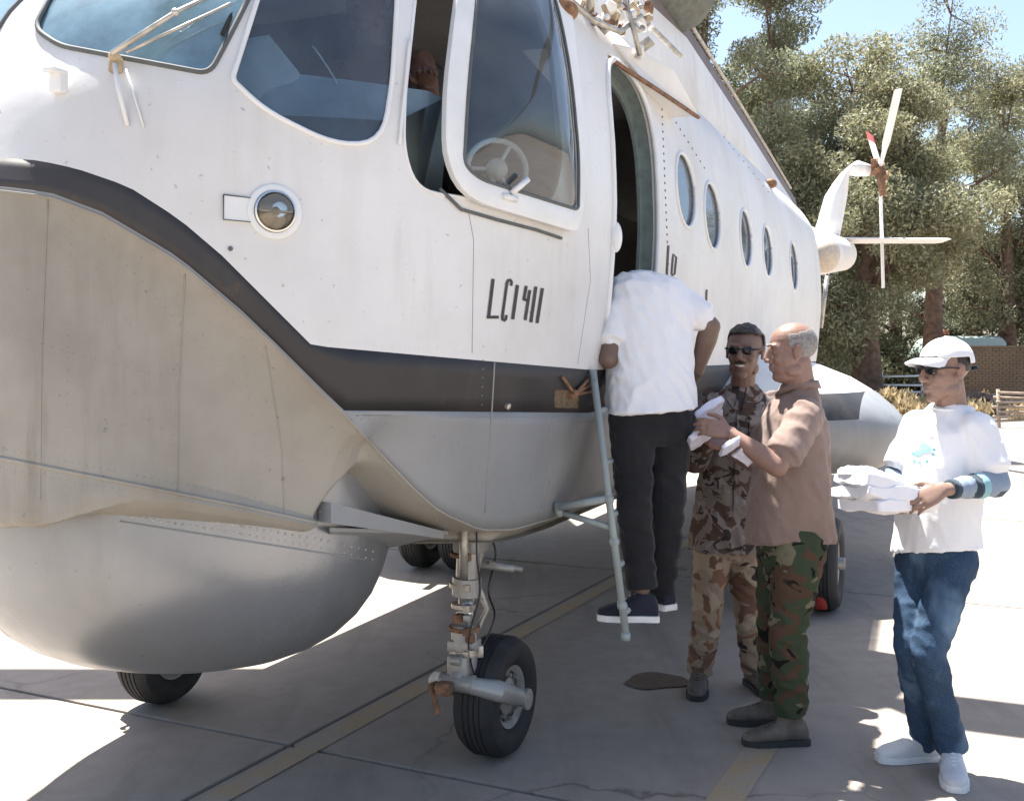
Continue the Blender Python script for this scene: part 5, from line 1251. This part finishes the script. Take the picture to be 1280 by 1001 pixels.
# man in brown shirt and woodland camouflage trousers
J = dict(head=P(989, 440, 4.50), neck=P(1003, 482, 4.53), sl=P(1008, 520, 4.38), sr=P(980, 514, 4.70), el=P(971, 583, 4.24), wl=P(915, 543, 4.32), er=P(942, 578, 4.80), wr=P(905, 556, 4.62),
         hl=P(1000, 672, 4.42), hr=P(978, 672, 4.62), kl=P(985, 785, 4.37), kr=P(969, 780, 4.62), al=P(990, 893, 4.44), ar=P(969, 872, 4.68))
root2, q, A, sh2 = person('bald man in brown short sleeved shirt and green woodland camouflage trousers', (J['hl'].x, 4.5, 0), J,
    dict(skin=M['skinB'], shirt=M['brown_shirt'], trousers=M['woodland'], shoe=M['boot'], sole=M['bootsole']),
    dict(fwd=Vv((-.96, .25, 0)), hfwd=Vv((-.98, .02, -.08)), hup=(-.10, 0, 1), w=.178, d=.128, belly=.028, handl=((-.92, .1, .25), (.1, -.9, .35), 1, .5), handr=((-.8, -.5, .1), (.3, .6, -.6), -1, .5), footl=(-1, -.08, 0), footr=(-1, .05, 0), hem=.05, sleeve=.72, slr=.074, nk=1.12, nose=.95, jaw=1.08, heavy=1, arm=1.12, boot=1, tw=1.22, tamp=.012, famp=.009, cw=.98, ease=1.05, hs=1.03))
eyes(q, A, root2); brows(q, A, root2, M['greyhair'])
shellpart('hair', q, A, M['greyhair'], root2, 1.02, lambda x, y, z: y < .42 and -.70 < z < .52 + max(0, -y)*.25 and (y < .0 or z > -.25), .001, .002)
bm = bmesh.new(); up = (J['neck']-(J['hl']+J['hr'])/2).normalized(); x_, y_, _ = frame_of(up); f_ = Vv((-.96, .25, 0))
rg = []
for i in range(25):
    a = 2*PI*i/24; d_ = x_*math.cos(a)+y_*math.sin(a); k = max(0, d_.dot(f_)); c_ = J['neck'] + up*(.025-.03*k) + f_*.012
    rg.append([c_ + d_*.070, c_ + d_*.078 + up*.004, c_ + d_*(.092+.01*k) - up*(.030+.02*k), c_ + d_*(.086) - up*.030])
for a_, b_ in zip(rg, rg[1:]):
    for i in range(3): bm.faces.new([bm.verts.new(p) for p in (a_[i], b_[i], b_[i+1], a_[i+1])])
bmesh.ops.remove_doubles(bm, verts=bm.verts[:], dist=.0005); vx(from_bm('collar', bm, M['brown_shirt'], None, True), root2)
# belt hem line
# soldier in desert camouflage
J = dict(head=P(931, 440, 5.10), neck=P(928, 482, 5.16), sl=P(966, 506, 5.24), sr=P(886, 506, 5.14), el=P(970, 580, 5.20), wl=P(938, 556, 4.98), er=P(868, 575, 5.10), wr=P(884, 545, 4.93),
         hl=P(926, 660, 5.22), hr=P(892, 660, 5.18), kl=P(937, 765, 5.16), kr=P(884, 762, 5.12), al=P(944, 842, 5.20), ar=P(874, 842, 5.18))
root3, q, A, sh3 = person('smiling soldier in sunglasses and brown desert camouflage uniform beside the ladder', (J['hl'].x, 5.18, 0), J,
    dict(skin=M['skinC'], shirt=M['jacket'], trousers=M['desert'], shoe=M['boot'], sole=M['bootsole']),
    dict(fwd=Vv((-.1, -1, 0)), hfwd=Vv((-.42, -.90, -.04)), hup=(.04, 0, 1), w=.172, d=.115, handl=((-.85, -.35, .3), (.2, -.5, .8), -1, .6), handr=((.5, -.75, .25), (-.2, -.6, .75), 1, .6), footl=(.25, -1, 0), footr=(-.25, -1, 0), hem=.18, sleeve=1.2, slr=.070, boot=1, tw=1.12, tamp=.012, famp=.010, cw=.95, ease=1.04, jaw=1.0, hs=1.07))
sunglasses(q, A, root3)
shellpart('hair', q, A, M['hair'], root3, 1.07, lambda x, y, z: z > (-.40 if y < .1 else .40) and (y < .58 or z > .52), .006, .010)
bm = bmesh.new(); tube(bm, [q(-.028, .086, -.046), q(-.012, .098, -.040), q(0, .100, -.039), q(.012, .098, -.040), q(.028, .086, -.046)], [.003, .0065, .006, .0065, .003], 8); vx(from_bm('moustache', bm, M['hair']), root3)
bm = bmesh.new(); tube(bm, [q(-.020, .092, -.0555), q(0, .0985, -.0585), q(.020, .092, -.0555)], [.003, .0055, .003], 8); vx(from_bm('teeth', bm, M['teeth']), root3)
bm = bmesh.new(); tube(bm, [q(-.022, .090, -.060), q(0, .0965, -.067), q(.022, .090, -.060)], [.002, .004, .002], 8); vx(from_bm('lip', bm, M['lip']), root3)
# black undershirt at the neck, lapels, pockets, epaulettes
def prj(bvh, x, y, off=.004):
    loc, n, i, d = bvh.ray_cast(Vector((0, 0, CH)), Vector(((x-640)/F, 1, (HOR-y)/F)).normalized())
    return None if loc is None else loc + n*off
bv3 = on_mesh(sh3, root3)
def patch(name, poly, mat, par, bvh, off, rt, th=.004):
    pts = [prj(bvh, x, y, off) for x, y in dense([tuple(p) for p in poly], 5)]
    if any(p is None for p in pts): return
    bm = bmesh.new(); loft(bm, [[p - Vector((0, -.004, 0)) for p in pts], pts]); o = vx(from_bm(name, bm, mat, None, False), rt); o.parent = par if par is not None else rt; return o
patch('undershirt', [(914, 483), (934, 483), (926, 509)], M['black'], sh3, bv3, .004, root3)
patch('lapel', [(908, 484), (915, 482), (926, 510), (918, 514), (908, 500)], M['jacket'], sh3, bv3, .010, root3)
patch('lapel', [(940, 484), (934, 481), (926, 510), (934, 512), (945, 500)], M['jacket'], sh3, bv3, .010, root3)
patch('pocket', [(887, 520), (908, 520), (908, 543), (887, 543)], M['jacket'], sh3, bv3, .008, root3)
patch('pocket', [(936, 520), (956, 520), (956, 543), (936, 543)], M['jacket'], sh3, bv3, .008, root3)
patch('pocket', [(880, 590), (904, 590), (904, 625), (880, 625)], M['jacket'], sh3, bv3, .008, root3)
patch('placket', [(921, 512), (926, 512), (921, 640), (916, 640)], M['jacket'], sh3, bv3, .007, root3)
c0 = P(896, 540, 4.60); pk = empty('packet_bundle', 'loose white packets passed between the brown shirted man and the soldier', 'packets', c0)
for k, (x, y, Yk, w_, h_, s_) in enumerate(((885, 516, 4.52, .14, .12, .04), (876, 546, 4.44, .12, .12, .035), (913, 558, 4.24, .09, .08, .02), (931, 571, 4.30, .085, .06, .02), (884, 530, 4.60, .15, .12, .03))):
    packet(pk, P(x, y, Yk), Vector((-.75, -.2, -.45 if k != 3 else .5)).normalized(), Vector((.3, -.6, .6)), (w_, h_, s_), M['packet2'], 11+k*2.3, None)

# man on the ladder leaning into the door
J = dict(head=P(792, 378, 5.10), neck=P(799, 350, 4.80), sl=P(782, 362, 4.58), sr=P(838, 368, 4.62), el=P(761, 448, 4.44), wl=P(776, 405, 4.72), er=P(888, 408, 4.58), wr=P(872, 462, 4.68),
         hl=P(790, 512, 4.44), hr=P(838, 508, 4.50), kl=P(793, 640, 4.36), kr=P(834, 640, 4.46), al=P(803, 735, 4.34), ar=P(826, 738, 4.52))
zs = CH-(776-HOR)/F*4.33
root4, q, A, sh4 = person('man in white t-shirt and black trousers on the ladder leaning into the cabin door', (J['hl'].x, 4.45, zs), J,
    dict(skin=M['skinD'], shirt=M['tee'], trousers=M['black_cloth'], shoe=M['navyshoe'], sole=M['sole']),
    dict(fwd=Vv((-.35, .93, 0)), hfwd=Vv((-.15, .45, -.9)), hup=(0, .9, .45), w=.185, d=.125, handl=((-.2, .6, .7), (-1, 0, 0), 1, .8), handr=((-.4, .7, -.4), (.8, .3, .3), -1, .6), footl=(-1, .10, 0), footr=(-.5, .85, 0), solel=zs, soler=zs+.01, fl=.25, hem=.02, sleeve=.70, slr=.075, tw=1.12, tamp=.009, famp=.010, ease=1.06, arm=1.15, cw=1.0, cuff=1.0))
shellpart('hair', q, A, M['hair'], root4, 1.05, lambda x, y, z: z > -.45 and (y < .4 or z > .5), .002, .006)

# crew member sitting in the cockpit
wl = lambda u, v, z: Wd(u, v, z)
J = dict(head=wl(-.44, .50, 2.97), neck=wl(-.40, .50, 2.80), sl=wl(-.40, .34, 2.72), sr=wl(-.40, .70, 2.72), el=wl(-.62, .30, 2.48), wl=wl(-.86, .36, 2.42), er=wl(-.62, .84, 2.44), wr=P(532, 112, 3.80),
         hl=wl(-.38, .40, 2.24), hr=wl(-.38, .60, 2.24), kl=wl(-.80, .38, 2.22), kr=wl(-.80, .62, 2.22), al=wl(-.92, .38, 1.98), ar=wl(-.92, .62, 1.98))
fa = (HM.to_3x3() @ Vector((-1, 0, 0)))
root5, q, A, sh5 = person('crew member in rust brown shirt sitting in the cockpit behind the side window', tuple(wl(-.38, .5, 1.93)), J,
    dict(skin=M['skinB'], shirt=M['pilot_shirt'], trousers=M['black_cloth'], shoe=M['boot'], sole=M['bootsole']),
    dict(fwd=fa, hfwd=fa, hup=(0, 0, 1), w=.17, d=.11, handl=(tuple(fa), (0, 0, 1), -1, .6), handr=(tuple(fa*.5+Vector((.3, -.3, .3))), (0, 0, 1), 1, .5), footl=tuple(fa), footr=tuple(fa), solel=1.93, soler=1.93, hem=-.02, sleeve=1.2, slr=.062, fl=.26))
shellpart('hair', q, A, M['hair'], root5, 1.05, lambda x, y, z: z > (-.45 if y < .1 else .4), .002, .006)
